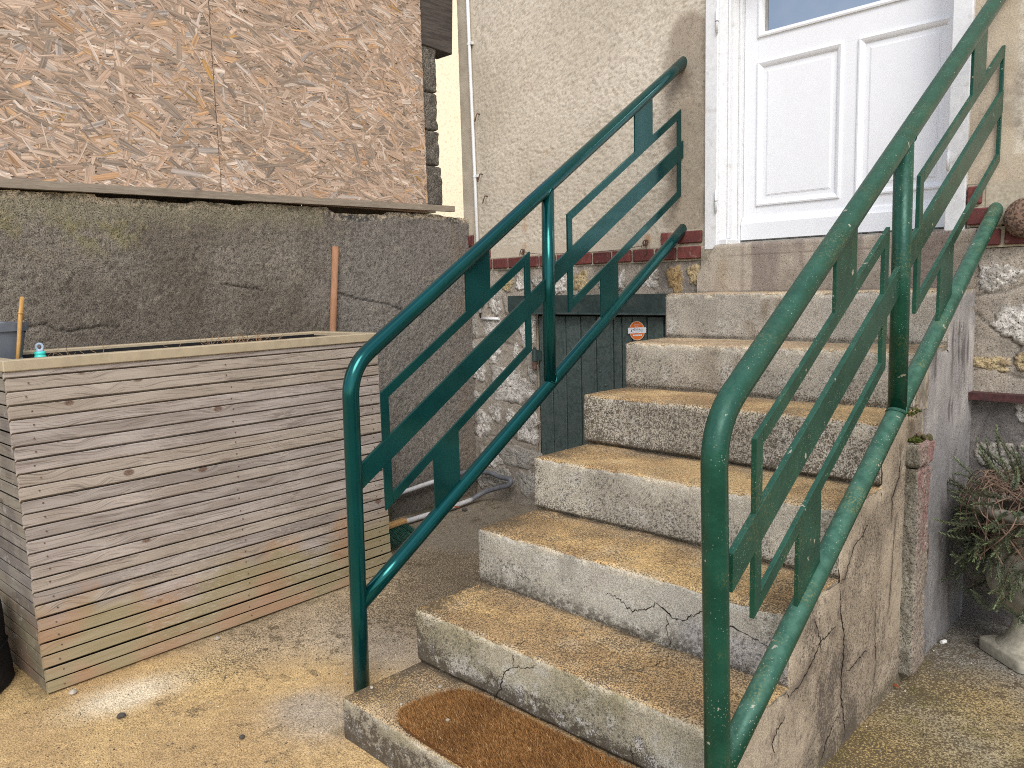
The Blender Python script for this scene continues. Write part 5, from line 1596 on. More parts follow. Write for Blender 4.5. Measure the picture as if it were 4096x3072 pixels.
tag(cane, 'short orange bamboo cane leaning beside the grey plant pot', 'cane')
nd = MB(); nd.tube([(-1.0478, -0.4250, 1.189), (-1.0479, -0.4243, 1.194)], 0.0082, 10); nd.build('cane_node', M['bamboo'], None, True)
o = bpy.context.scene.objects['cane_node']; o.parent = cane

# turquoise ribbed handle with a pale ring, standing in the planter
tq = empty('plastic_whisk', (-1.085, -0.372, 0.979), 1.316, 'turquoise ribbed plastic handle with pale grey hanging loop', 'hand tool')
prof = []
for k in range(7):
    z = k * 0.0125
    prof += [(0.0185 - 0.0006 * k, z), (0.0205 - 0.0006 * k, z + 0.003), (0.0205 - 0.0006 * k, z + 0.008), (0.0185 - 0.0006 * k, z + 0.0115)]
MB().tube([(0.0, 0, z) for r, z in prof], [r for r, z in prof], 20).build('ribbed_grip', M['turq'], tq, True)
lp = MB()
lp.tube([(0, 0, 0.085), (0, 0, 0.094)], [0.0130, 0.0105], 20)
ring = [(0.0092 * math.cos(a), 0, 0.1005 + 0.0105 * math.sin(a)) for a in np.linspace(0, 2 * math.pi, 28)]
lp.tube(ring, 0.0042, 10, False)
lp.build('hanging_loop', M['pale_blue'], tq, True)

# ================================================================== LEFT GARDEN WALL
wall = empty('garden_wall', (-1.61, 1.95, 0), 0.02, 'dark rough cast garden wall behind the planter with crumbling top edge', 'wall')
# local: y along the wall (negative to the left), x outwards
WT = [(-2.9, 1.625), (-2.197, 1.636), (-1.95, 1.642), (-1.945, 1.628), (-1.776, 1.634), (-1.58, 1.627), (-1.545, 1.640), (-1.34, 1.633), (-1.277, 1.648), (-0.88, 1.650), (-0.865, 1.642), (-0.83, 1.622), (-0.55, 1.630), (-0.49, 1.648), (-0.12, 1.650), (-0.08, 1.640), (0.10, 1.642)]
def wall_top(y): return np.interp(y, [a for a, _ in WT], [c for _, c in WT])
def garden_wall():
    u = np.arange(-2.9, 0.085, 0.0065)
    tt = np.linspace(0, 1, 250)
    Y, Tt = np.meshgrid(u, tt, indexing='ij')
    ztop = wall_top(Y) + (fbm(np.stack([Y, Y * 0, Y * 0], -1), 25, 4, 0.6, seed=150) - 0.5) * 0.016 - 0.003
    Z = -0.03 + Tt * (ztop + 0.03)
    p = np.stack([Y * 0, Y, Z], -1)
    n1 = fbm(p, 3.0, 4, seed=151); n2 = fbm(p, 13, 4, 0.55, seed=152); n3 = fbm(p, 85, 3, 0.6, seed=153); n4 = fbm(p, 130, 2, seed=154)
    cr = np.zeros_like(Y)
    for pts in ([(-2.243, 1.127), (-2.219, 1.131), (-2.19, 1.136), (-2.165, 1.138), (-2.147, 1.127), (-2.131, 1.109), (-2.106, 1.113), (-2.075, 1.107), (-2.052, 1.113), (-1.97, 1.12), (-1.9, 1.115)],
                [(-0.86, 1.23), (-0.70, 1.19), (-0.52, 1.16), (-0.38, 1.10)], [(-1.45, 1.28), (-1.25, 1.25)]):
        cr = np.maximum(cr, np.exp(-(segdist(Y + (n3 - .5) * 0.01, Z + (n3 - .5) * .012, pts) / 0.0038) ** 2))
    d = (n1 - 0.5) * 0.014 + (n2 - 0.5) * 0.005 + (n3 - 0.5) * 0.007 + (n4 - 0.5) * 0.005 - 0.008 * cr
    topd = np.clip((ztop - Z) / 0.05, 0, 1)
    d = d - 0.014 * (1 - topd) ** 2 * sstep(0.35, 0.6, n2)
    c = mixc((0.145, 0.124, 0.098), (0.205, 0.180, 0.148), sstep(0.36, 0.64, n1))
    right = sstep(-1.15, -0.65, Y + (n1 - .5) * 0.6)
    c = mixc(c, mixc((0.180, 0.168, 0.152), (0.240, 0.222, 0.202), n2), right * 0.8)
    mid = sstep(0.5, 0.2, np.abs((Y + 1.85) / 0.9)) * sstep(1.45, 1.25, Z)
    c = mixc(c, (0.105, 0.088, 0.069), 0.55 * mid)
    c = mixc(c, (0.30, 0.27, 0.21), 0.45 * sstep(0.60, 0.72, n2 * 0.6 + n3 * 0.4))
    c = mixc(c, (0.05, 0.043, 0.035), 0.55 * sstep(0.46, 0.34, n3))
    mo = sstep(0.46, 0.62, n2 * 0.5 + n1 * 0.5) * blob(Y, Z, -2.05, 1.50, 0.45, 0.095, 3)
    c = mixc(c, (0.200, 0.178, 0.070), mo * 0.6)
    c = mixc(c, (0.25, 0.225, 0.15), 0.6 * sstep(0.14, 0.02, ztop - Z + (n2 - .5) * 0.08) * (Y < -0.9))
    lip = sstep(0.036, 0.010, ztop - Z + (n2 - 0.5) * 0.022)
    c = mixc(c, (0.62, 0.51, 0.36), lip * 0.95 * np.clip(sstep(-1.9, -2.0, Y) * 1.2 + 0.55 + sstep(-0.9, -0.8, Y) * 0.3, 0, 1) * sstep(0.35, 0.55, n3))
    slate = blob(Y, Z, -0.70, 1.605, 0.15, 0.018, 4) + blob(Y, Z, -0.03, 1.62, 0.05, 0.02, 4)
    c = mixc(c, mixc((0.05, 0.052, 0.058), (0.36, 0.33, 0.25), sstep(0.52, 0.62, n3)), np.clip(slate, 0, 1) * 0.9)
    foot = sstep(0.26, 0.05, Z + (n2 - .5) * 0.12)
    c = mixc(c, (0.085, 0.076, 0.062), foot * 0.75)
    rep = blob(Y, Z, -0.62, 0.42, 0.06, 0.05) + blob(Y, Z, -0.40, 0.46, 0.05, 0.03)
    c = mixc(c, (0.30, 0.22, 0.15), np.clip(rep, 0, 1) * 0.55)
    c = mixc(c, (0.02, 0.017, 0.014), cr * 0.8)
    c = mixc(c, (0.185, 0.14, 0.10), 0.5 * sstep(-0.10, 0.0, Y) * sstep(0.4, 0.6, n2))
    c = c * (0.86 + 0.28 * n4)[..., None] * np.array([1.14, 1.13, 1.13])
    return grid_obj('rough_render', np.stack([d - 0.002, Y, Z], -1), M['roughcast'], wall, c, 0.42 + 0 * Y)
garden_wall()
b = MB(); b.box(-0.24, -0.022, -2.9, 0.05, -0.03, 1.612); b.build('wall_core', M['plain_concrete'], wall)

# ---- boarded hoarding on the wall: two strand boards, a batten, beam and block pier
hoard = empty('board_hoarding', (-1.61, 1.95, 1.64), 0.02, 'hoarding of two weathered strand boards above a grey batten on the wall', 'hoarding')
def strands(y0, y1, z0, z1, seed, parent):
    q = np.random.default_rng(seed)
    A = (y1 - y0) * (z1 - z0)
    n = int(A * 8000)
    big = q.random(n)
    ln = np.where(big < 0.45, q.uniform(0.010, 0.035, n), q.uniform(0.040, 0.130, n))
    wd = np.where(big < 0.45, q.uniform(0.0012, 0.0055, n), 0.006 + 0.022 * q.random(n) ** 1.6)
    order = np.arange(n)
    key = q.random(n) * 0.75 + big * 0.35
    idx = np.argsort(-key * 0 + q.random(n)); ln, wd, big = ln[idx], wd[idx], big[idx]
    ang = np.where(q.random(n) < 0.72, q.normal(-0.22, 0.42, n), q.uniform(-1.57, 1.57, n))
    ang = np.where(wd < 0.0045, q.normal(0.1, 0.7, n), ang)
    cy = q.uniform(y0, y1, n); cz = q.uniform(z0, z1, n)
    dep = 0.0004 + 0.0032 * (order / n)
    k = 8
    t = np.array([-1, -0.55, 0.35, 1, 1, 0.45, -0.45, -1.0]); s = np.array([-1, -1, -1, -1, 1, 1, 1, 1.0])
    tt = t[None] + q.uniform(-0.13, 0.13, (n, k)) * (np.abs(t[None]) > 0.9)
    ss = s[None] * (1 + q.uniform(-0.16, 0.10, (n, k))) * np.where(np.abs(t[None]) > 0.9, q.uniform(0.55, 1.0, (n, 1)), 1)
    a = tt * ln[:, None] / 2; b_ = ss * wd[:, None] / 2
    bend = q.normal(0, 0.018, n)[:, None] * (tt ** 2) * ln[:, None]
    Y = cy[:, None] + a * np.cos(ang)[:, None] - (b_ + bend) * np.sin(ang)[:, None]
    Z = cz[:, None] + a * np.sin(ang)[:, None] + (b_ + bend) * np.cos(ang)[:, None]
    Y = np.clip(Y, y0, y1); Z = np.clip(Z, z0, z1)
    X = np.repeat(dep[:, None], k, 1) + q.normal(0, 0.00015, (n, k))
    V = np.stack([X, Y, Z], -1).reshape(-1, 3)
    pal = np.array([(0.46, 0.335, 0.255), (0.52, 0.405, 0.325), (0.37, 0.275, 0.205), (0.31, 0.245, 0.195), (0.60, 0.52, 0.46), (0.50, 0.325, 0.19), (0.235, 0.195, 0.165), (0.46, 0.28, 0.155), (0.40, 0.365, 0.345)])
    pr = np.array([0.24, 0.20, 0.16, 0.12, 0.08, 0.05, 0.09, 0.02, 0.04])
    pal = pal * 0.86 + 0.14 * np.array([0.50, 0.405, 0.335])
    pal = pal * np.array([1.13, 1.08, 1.02])
    c = pal[q.choice(len(pal), n, p=pr)]
    c = np.where((wd < 0.0045)[:, None], mixc((0.64, 0.52, 0.42), (0.40, 0.25, 0.16), q.random(n)), c)
    c = np.where((q.random(n) < 0.006)[:, None], np.array([[0.48, 0.28, 0.10]]), c)
    c = c * q.uniform(0.84, 1.12, (n, 1))
    c = np.repeat(c, k, 0)
    F = np.arange(n * k).reshape(n, k)
    me = bpy.data.meshes.new('strands')
    me.vertices.add(n * k); me.vertices.foreach_set("co", V.astype(np.float32).ravel())
    me.loops.add(n * k); me.loops.foreach_set("vertex_index", F.astype(np.int32).ravel())
    me.polygons.add(n); me.polygons.foreach_set("loop_start", np.arange(0, n * k, k, dtype=np.int32))
    me.update(calc_edges=True)
    ca = np.ones((n * k, 4), np.float32); ca[:, :3] = c
    at = me.attributes.new("col", 'FLOAT_COLOR', 'POINT'); at.data.foreach_set("color", ca.ravel())
    uv = me.uv_layers.new(name='UVMap')
    U = np.stack([a + q.uniform(0, 50, (n, 1)), b_ + q.uniform(0, 50, (n, 1))], -1).reshape(-1, 2)
    uv.data.foreach_set("uv", U.astype(np.float32).ravel())
    o = link('strands', me, M['strand'], parent)
    o["kind"] = 'stuff'
    return o
# heights are relative to the hoarding's base at 1.64
for (y0, y1, sd, lab) in ((-3.0, -1.4255, 81, 'strand board on the left of the seam'), (-1.4225, -0.2285, 82, 'strand board on the right of the seam')):
    m = MB(); m.box(-0.016, 0.0, y0, y1, 0.012, 1.45)
    bd = m.build('strand_board', M['osb'], hoard); tag(bd, lab)
    strands(max(y0, -2.75), y1, 0.02, 1.40, sd, bd)
m = MB()
m.add([(x, y, z) for x in (-0.004, 0.026) for (y, z) in ((-3.0, -0.012), (-0.045, 0.0262), (-0.047, 0.0572), (-3.0, 0.020))],
      [(0, 1, 2, 3), (7, 6, 5, 4), (0, 4, 5, 1), (1, 5, 6, 2), (2, 6, 7, 3), (3, 7, 4, 0)])
m.build('batten', M['batten'], hoard)

m = MB()
m.box(-1.30, -1.25, -3.0, -0.23, 0.0, 1.45)
m.box(-1.30, -0.02, -3.0, -0.23, 1.452, 1.50)
m.box(-1.249, -0.02, -3.06, -3.003, 0.0, 1.45)
m.box(-1.249, -0.15, -0.228, -0.20, 0.0, 1.45)
m.build('shed_shell', M['beam'], hoard)
beam = MB()
beam.box(-0.13, 0.0, 0, 0.235, 0, 0.50, 0.004)
bo = beam.build('timber_beam', M['beam'], None); bo.location = (-1.6145, 1.722, 2.548); bo.rotation_euler = (-0.06, 0, 0.02)
tag(bo, 'end of a dark timber beam above the block pier', 'beam')

pier = empty('block_pier', (-1.635, 1.69, 1.66), 0.02, 'narrow pier of rough grey concrete blocks beside the strand board', 'pier')
def block(z0, z1, yr_, seed):
    u = np.concatenate([np.linspace(0, yr_, 26), np.full(14, yr_)])
    g = np.concatenate([np.zeros(26), np.linspace(0.006, 0.14, 14)])
    w = np.linspace(z0, z1, int((z1 - z0) / 0.006))
    U, Z = np.meshgrid(u, w, indexing='ij'); G = np.repeat(g[:, None], len(w), 1)
    p = np.stack([G, U, Z], -1)
    n1 = fbm(p, 20, 4, 0.6, seed=seed); n2 = fbm(p, 75, 2, seed=seed + 1)
    rz = np.clip(1 - np.minimum(Z - z0, z1 - Z) / 0.010, 0, 1) ** 2
    X = 0.012 - G + (n1 - 0.5) * 0.018 * (G < 0.004) - 0.012 * rz * (G < 0.004)
    Y = U + (n1 - 0.5) * 0.016 * sstep(yr_ - 0.05, yr_, U) - 0.010 * rz * sstep(yr_ - 0.03, yr_, U)
    c = mixc((0.205, 0.185, 0.155), (0.125, 0.112, 0.095), sstep(0.38, 0.62, n1))
    c = mixc(c, (0.31, 0.285, 0.24), 0.5 * sstep(0.56, 0.7, n2))
    return link('block', mesh_np('block', np.stack([X, Y, Z], -1).reshape(-1, 3), grid_faces(*Z.shape), c, 0.7 + 0 * Z), M['block'], pier)
for i, (a, c, yy) in enumerate(((0.03, 0.252, 0.156), (0.256, 0.442, 0.148), (0.446, 0.645, 0.142), (0.649, 0.90, 0.146))):
    block(a, c, yy, 160 + 2 * i)
MB().box(-0.14, -0.012, 0.0, 0.128, 0.0, 0.92).build('pier_core', M['plain_concrete'], pier)

# neighbour's cream wall seen through the gap, and the shed behind the hoarding
nb = empty('neighbour_house', (-5.2, 7.5, 0), 0.35, 'pale cream rendered house far behind, seen through the narrow gap', 'house')
u = np.linspace(-5, 5, 40); w = np.linspace(0, 6.5, 30)
X, Z = np.meshgrid(u, w, indexing='ij')
p = np.stack([X, X * 0, Z], -1)
c = mixc((0.86, 0.735, 0.52), (0.90, 0.785, 0.57), fbm(p, 2, 3, seed=170))
grid_obj('cream_wall', np.stack([X, X * 0 - 0.001, Z], -1), M['far'], nb, c, 0.5 + 0 * X)
MB().box(-5, 5, 0.001, 6, 0, 6.5).build('house_body', M['mortar_plain'], nb)
MB().prism([(-5.3, 6.5), (5.3, 6.5), (0, 9.3)], 1, -0.3, 6.3).build('roof', simple('far_roof', (0.20, 0.075, 0.045), 0.9), nb)

# ================================================================== THINGS ON AND ALONG THE WALLS
cd_ = empty('cable_conduit', (-1.55, 2.03, 1.06), 0, 'thin white cable conduit clipped down the corner of the house front', 'conduit')
HC, HS = math.cos(FA), math.sin(FA)
def fw(x, y, z): return (x * HC - y * HS, 2.0 + x * HS + y * HC, z)       # house coordinates -> world
def rel(p, o): return (p[0] - o[0], p[1] - o[1], p[2] - o[2])
ob = (-1.55, 2.03, 1.06)
tube_obj('vertical_pipe', [rel(fw(-1.556, -0.016, 3.1), ob), rel(fw(-1.549, -0.016, 2.5), ob), rel(fw(-1.537, -0.016, 1.85), ob), rel(fw(-1.528, -0.016, 1.092), ob)], 0.0095, M['white_pvc'], cd_, 14)
tube_obj('short_pipe', [rel(fw(-1.520, -0.012, 1.057), ob), rel(fw(-1.375, -0.012, 1.058), ob)], 0.008, M['white_pvc'], cd_, 12)
tube_obj('black_cable', catmull([rel(fw(-1.528, -0.014, 1.10), ob), rel(fw(-1.529, -0.016, 1.075), ob), rel(fw(-1.519, -0.014, 1.058), ob)], 5), 0.004, M['black'], cd_, 8)
for z in (2.588, 1.863, 1.14):
    xx = -1.549 + (2.5 - z) * 0.0185 if z > 1.3 else -1.528
    m = MB(); p0 = rel(fw(xx, -0.016, z), ob)
    m.tube([(p0[0], p0[1], p0[2] - 0.006), (p0[0], p0[1], p0[2] + 0.006)], 0.0125, 14)
    m.box(p0[0] + 0.008, p0[0] + 0.024, p0[1] - 0.006, p0[1] + 0.012, p0[2] - 0.004, p0[2] + 0.010)
    m.build('clip', M['white_pvc'], cd_)

wr = empty('fence_wire', fw(-0.76, -0.02, 1.41), 0, 'rusty wire strung between two hooks above the brick course', 'wire')
ow = tuple(wr.location)
tube_obj('wire', [rel(fw(x, -0.022, z), ow) for x, z in ((-1.165, 1.425), (-1.11, 1.4135), (-1.034, 1.404), (-0.80, 1.398), (-0.62, 1.397), (-0.489, 1.4), (-0.355, 1.413))], 0.0016, M['rust'], wr, 6)
for hx, sd in ((-1.168, 3), (-0.355, 4)):
    q = np.random.default_rng(sd)
    m = MB()
    m.tube([rel(fw(hx + 0.010 * math.cos(a) , -0.014 - 0.008 * math.sin(a * 0.5), 1.424 + 0.013 * math.sin(a)), ow) for a in np.linspace(0, 11, 40)], 0.0026, 6)
    m.tube(catmull([rel(fw(hx + dx, -0.018, 1.424 + dz), ow) for dx, dz in ((0, 0), (-0.012, -0.015), (-0.016, 0.004), (-0.026, -0.022))], 5), 0.0014, 5)
    m.tube(catmull([rel(fw(hx + dx, -0.018, 1.424 + dz), ow) for dx, dz in ((0, 0), (0.004, -0.02), (0.006, -0.045), (-0.006, -0.062))], 5), 0.0015, 5)
    m.build('hook', M['rust'], wr, True)

gb = MB()
import bmesh as _bm
bmx = _bm.new(); _bm.ops.create_uvsphere(bmx, u_segments=28, v_segments=16, radius=0.062)
gb.add([(v.co.x, v.co.y * 0.55, v.co.z * 1.05) for v in bmx.verts], [tuple(q.index for q in f.verts) for f in bmx.faces]); bmx.free()
go = gb.build('stone_ball', M['granite'], None, True); go.location = fw(1.172, -0.022, 1.418)
tag(go, 'round brown speckled stone ball on the brickwork at the right picture edge', 'stone ball')

# stick leaning on the wall behind the planter
sk = tube_obj('wooden_stick', [(-1.500, 0.955, 0.02), (-1.535, 0.99, 0.6), (-1.568, 1.055, 1.10), (-1.582, 1.10, 1.455)], [0.0185, 0.018, 0.017, 0.0165], M['stick'], None, 14)
tag(sk, 'reddish brown wooden stick leaning on the dark wall behind the planter', 'stick')
# hose loop along the foot of the walls
hs = empty('drain_hose', (-1.5, 1.9, 0.02), 0, 'grey and white plastic hose looping along the foot of the walls', 'hose')
oh = (-1.5, 1.9, 0.02)
up_ = [(-1.548, 0.80, 0.11), (-1.556, 1.20, 0.125), (-1.560, 1.417, 0.140), (-1.565, 1.654, 0.155), (-1.567, 1.84, 0.163)]
tube_obj('white_hose', [rel(p_, oh) for p_ in catmull(up_, 6)], 0.0125, M['pale_pvc'], hs, 14)
mid_ = [(-1.567, 1.83, 0.163), (-1.560, 1.975, 0.160), (-1.500, 2.000, 0.154), (-1.448, 1.998, 0.157), (-1.368, 1.992, 0.146), (-1.300, 1.985, 0.150), (-1.268, 1.975, 0.140), (-1.285, 1.965, 0.115), (-1.36, 1.955, 0.09), (-1.44, 1.93, 0.058), (-1.480, 1.865, 0.022)]
cm = catmull(mid_, 14)
tube_obj('grey_hose', [rel(p_, oh) for p_ in cm], [0.0135 + (0.0012 if i % 2 else 0) for i in range(len(cm))], M['grey_pvc'], hs, 14)
lo_ = [(-1.478, 1.87, 0.022), (-1.455, 1.655, 0.018), (-1.448, 1.47, 0.018), (-1.444, 1.355, 0.018), (-1.45, 1.1, 0.018), (-1.47, 0.8, 0.018)]
tube_obj('white_hose', [rel(p_, oh) for p_ in catmull(lo_, 6)], 0.0135, M['pale_pvc'], hs, 14)

# broom lying behind the planter
br = empty('broom', (-1.205, 1.030, 0.0), 0.12, 'broom with dark green bristles lying behind the planter end', 'broom')
m = MB(); m.box(-0.040, 0.0, -0.20, 0.175, 0.085, 0.112, 0.008); hb = m.build('broom_head', M['broomwood'], br)
def bristles():
    q = np.random.default_rng(51)
    m = MB()
    n = 520
    for k in range(n):
        y = q.uniform(-0.19, 0.17); x = q.uniform(-0.035, -0.004)
        ex, ey = q.normal(0.075, 0.018), q.normal(0.035, 0.02)
        p0 = np.array([x, y, 0.088]); p1 = p0 + np.array([ex * 0.55, ey * 0.5, -0.035]); p2 = p0 + np.array([ex * 1.15, ey * 1.3, -0.082 + q.uniform(0, 0.035)])
        w = 0.0016
        m.add([p0 + (0, -w, 0), p0 + (0, w, 0), p1 + (0, w, 0), p1 + (0, -w, 0), p2], [(0, 1, 2, 3), (3, 2, 4)])
    o = m.build('bristles', M['bristle'], br, recalc=False); o["kind"] = 'stuff'
bristles()
tube_obj('broom_handle', [(-0.02, -0.02, 0.11), (-0.06, -0.42, 0.16)], 0.011, M['broomwood'], br, 12)

# black fabric bag at the left picture edge
bag = empty('fabric_bag', (-1.10, -0.76, 0), 0.0, 'black fabric bag standing at the end of the planter, cut by the picture edge', 'bag')
def bag_mesh():
    na, nz = 64, 34
    ax = math.atan2(-0.075, 0.10)
    V = []
    for k in range(nz):
        t = k / (nz - 1)
        z = 0.285 * min(1, t / 0.85) if t < 0.85 else 0.285 + 0.02 * math.sin((t - 0.85) / 0.15 * 1.57)
        sc = 1.0 if t < 0.85 else max(0.02, math.cos((t - 0.85) / 0.15 * 1.57))
        tap = 1.0 - 0.10 * (z / 0.285)
        for j in range(na):
            a = 2 * math.pi * j / na
            ca, sa = math.cos(a), math.sin(a)
            e = (abs(ca) ** 3.2 + abs(sa) ** 3.2) ** (-1 / 3.2)
            lx, ly = 0.16 * ca * e * sc * tap, 0.125 * sa * e * sc * tap
            c, s = math.cos(ax), math.sin(ax)
            V.append((lx * c - ly * s, lx * s + ly * c, z))
    V = np.array(V)
    nz_ = fbm(V, 14, 3, seed=180)
    r = np.hypot(V[:, 0], V[:, 1]) + 1e-6
    V[:, :2] *= (1 + (nz_ - 0.5)[:, None] * 0.10)
    f = []
    for k in range(nz - 1):
        for j in range(na):
            f.append((k * na + j, k * na + (j + 1) % na, (k + 1) * na + (j + 1) % na, (k + 1) * na + j))
    return V, np.array(f), na
V, Fq, na = bag_mesh()
bo = link('bag_body', mesh_np('bag_body', V, Fq), M['bag'], bag)
tube_obj('seam', [tuple(V[13 * na + j] * np.array([1.012, 1.012, 1])) for j in list(range(na)) + [0]], 0.0035, M['bag'], bag, 6, False)
bag.location = (-1.113, -0.685, 0)

# ================================================================== URN WITH TRAILING PLANT
UC = (1.281, 1.745)
urn = empty('garden_urn', (UC[0], UC[1], 0), -0.705, 'pale cast stone garden urn on a square foot beside the wall', 'urn')
m = MB()
def rounded_sq(hw, r, z, n=7):
    ring = []
    for cx, cy, a0 in ((1, 1, 0), (-1, 1, 90), (-1, -1, 180), (1, -1, 270)):
        for k in range(n):
            a = math.radians(a0 + 90 * k / (n - 1))
            ring.append((cx * (hw - r) + r * math.cos(a), cy * (hw - r) + r * math.sin(a), z))
    return ring
rings = [rounded_sq(0.100, 0.022, 0.0), rounded_sq(0.101, 0.022, 0.033), rounded_sq(0.098, 0.020, 0.038), rounded_sq(0.090, 0.02, 0.040)]
N = len(rings[0])
v = sum(rings, [])
f = [(k * N + i, k * N + (i + 1) % N, (k + 1) * N + (i + 1) % N, (k + 1) * N + i) for k in range(3) for i in range(N)] + [tuple(3 * N + i for i in range(N))]
m.add(v, f).build('square_foot', M['urn'], urn, True)
def lathe_np(prof, na, lobes=None):
    V, F = [], []
    for k, (r, z) in enumerate(prof):
        for j in range(na):
            a = 2 * math.pi * j / na
            rr = r
            if lobes and lobes[0] <= z <= lobes[1]:
                w_ = math.sin(math.pi * (z - lobes[0]) / (lobes[1] - lobes[0]))
                rr = r * (1 + 0.07 * w_ * (abs(math.sin(5 * a)) - 0.5))
            V.append((rr * math.cos(a), rr * math.sin(a), z))
    n = len(prof)
    for k in range(n - 1):
        for j in range(na):
            F.append((k * na + j, k * na + (j + 1) % na, (k + 1) * na + (j + 1) % na, (k + 1) * na + j))
    return np.array(V), np.array(F)
pr = [(0.088, 0.040), (0.080, 0.047), (0.066, 0.062), (0.055, 0.082), (0.047, 0.105), (0.043, 0.130), (0.045, 0.146), (0.054, 0.152), (0.055, 0.158), (0.048, 0.164)]
pr2 = []
for a, b_ in zip(pr[:-1], pr[1:]):
    pr2 += [a, ((a[0] + b_[0]) / 2, (a[1] + b_[1]) / 2)]
V, F = lathe_np(pr2 + [pr[-1]], 48)
link('pedestal', mesh_np('pedestal', V, F), M['urn'], urn)
zz = np.linspace(0.160, 0.300, 22)
bowl = [(0.046 + 0.074 * math.sin(min(1, (z - 0.160) / 0.10) * 1.57) ** 0.8 if z > 0.161 else 0.046, z) for z in zz]
bowl += [(0.117, 0.315), (0.112, 0.335), (0.110, 0.36), (0.113, 0.40), (0.122, 0.44), (0.138, 0.468), (0.158, 0.480), (0.172, 0.486), (0.180, 0.497), (0.178, 0.512), (0.168, 0.518), (0.150, 0.515), (0.130, 0.49), (0.12, 0.46)]
V, F = lathe_np(bowl, 80, (0.165, 0.305))
link('bowl', mesh_np('bowl', V, F), M['urn'], urn)
u = np.linspace(0, 2 * np.pi, 30); rr = np.linspace(0.0, 0.128, 6)
A, R_ = np.meshgrid(u, rr, indexing='ij')
grid_obj('urn_soil', np.stack([np.cos(A) * R_, np.sin(A) * R_, 0.488 + 0 * A], -1), M['soil'], urn, flip=True)

plant = empty('trailing_plant', (UC[0], UC[1], 0.49), 0, 'trailing needle-leaved succulent with brown looping stems spilling over the urn', 'plant')
def shoot_mesh(seed, L_):
    q = np.random.default_rng(seed)
    n = int(L_ / 0.0018)
    t = np.linspace(0, 1, n)
    pth = np.stack([0.10 * L_ * np.sin(t * 2.2 + q.uniform(0, 3)), 0.10 * L_ * np.sin(t * 2.7 + q.uniform(0, 3)), L_ * t], -1)
    pth -= pth[0]
    V, F, C = [], [], []
    tv, tf = tube_geo([tuple(x) for x in pth[::6]], 0.0016, 5)
    V += [np.array(x) for x in tv]; F += [tuple(x) for x in tf]
    C += [(0.085, 0.070, 0.035)] * len(tv)
    F3 = []
    for k in range(n):
        for s in range(3):
            a = k * 2.4 + s * 2.09 + q.uniform(-0.3, 0.3)
            ln = 0.0105 * (0.7 + 0.5 * math.sin(math.pi * min(1, 0.25 + t[k] * 0.75))) * q.uniform(0.8, 1.15)
            el = 0.35 + 0.75 * t[k] ** 2 + q.uniform(-0.15, 0.2)
            d = np.array([math.cos(a) * math.cos(el), math.sin(a) * math.cos(el), math.sin(el)])
            sd = np.array([-math.sin(a), math.cos(a), 0]) * 0.00115
            p0 = pth[k]; pm = p0 + d * ln * 0.55; p1 = p0 + d * ln
            i0 = len(V)
            V += [p0 - sd * 0.6, p0 + sd * 0.6, pm + sd, pm - sd, p1]
            F3 += [(i0, i0 + 1, i0 + 2, i0 + 3), (i0 + 3, i0 + 2, i0 + 4)]
            g = q.uniform(0, 1)
            tip = t[k] ** 3
            base = np.array((0.125, 0.150, 0.098)) * (0.55 + 0.9 * g) + np.array((0.075, 0.110, 0.030)) * tip
            C += [tuple(base)] * 5
    me = mesh_np('shoot', np.array(V), [tuple(x) for x in F] + F3, np.array(C), smooth=False)
    return me
SH = [shoot_mesh(200 + k, L_) for k, L_ in enumerate((0.06, 0.075, 0.085, 0.10, 0.12, 0.07))]
for me in SH: me.materials.append(M['needle'])
q = np.random.default_rng(88)
def place_shoot(p, d, k, s=1.0):
    o = bpy.data.objects.new('shoot', SH[k]); COL.objects.link(o)
    o.parent = plant
    o.location = p
    o.rotation_mode = 'QUATERNION'
    o.rotation_quaternion = Vector(d).to_track_quat('Z', 'Y') 
    o.scale = (s, s, s)
for k in range(60):                                         # upright crown
    a = q.uniform(0, 6.28); r = 0.16 * math.sqrt(q.uniform(0.05, 1))
    p = (r * math.cos(a), r * math.sin(a), 0.085 + q.uniform(-0.02, 0.07) - r * 0.15)
    d = (math.cos(a) * r * 4.0 + q.normal(0, 0.25), math.sin(a) * r * 4.0 + q.normal(0, 0.25), 0.85)
    place_shoot(p, d, int(q.integers(0, 6)), q.uniform(0.85, 1.2))
for k in range(190):                                         # hanging curtain
    a = q.uniform(2.2, 5.6) if k < 150 else q.uniform(0, 6.28)
    r = q.uniform(0.145, 0.235); z = q.uniform(-0.34, 0.09) * (0.5 + 0.5 * q.random())
    out = 0.75 if z > -0.05 else 0.30
    d = (math.cos(a) * out + q.normal(0, 0.25), math.sin(a) * out + q.normal(0, 0.25), (q.uniform(-0.9, 0.7) if z < 0.0 else q.uniform(0.0, 0.8)))
    rr_ = r * (0.92 if z > -0.05 else 0.80)
    place_shoot((rr_ * math.cos(a), rr_ * math.sin(a), z), d, int(q.integers(0, 6)), q.uniform(0.8, 1.15))
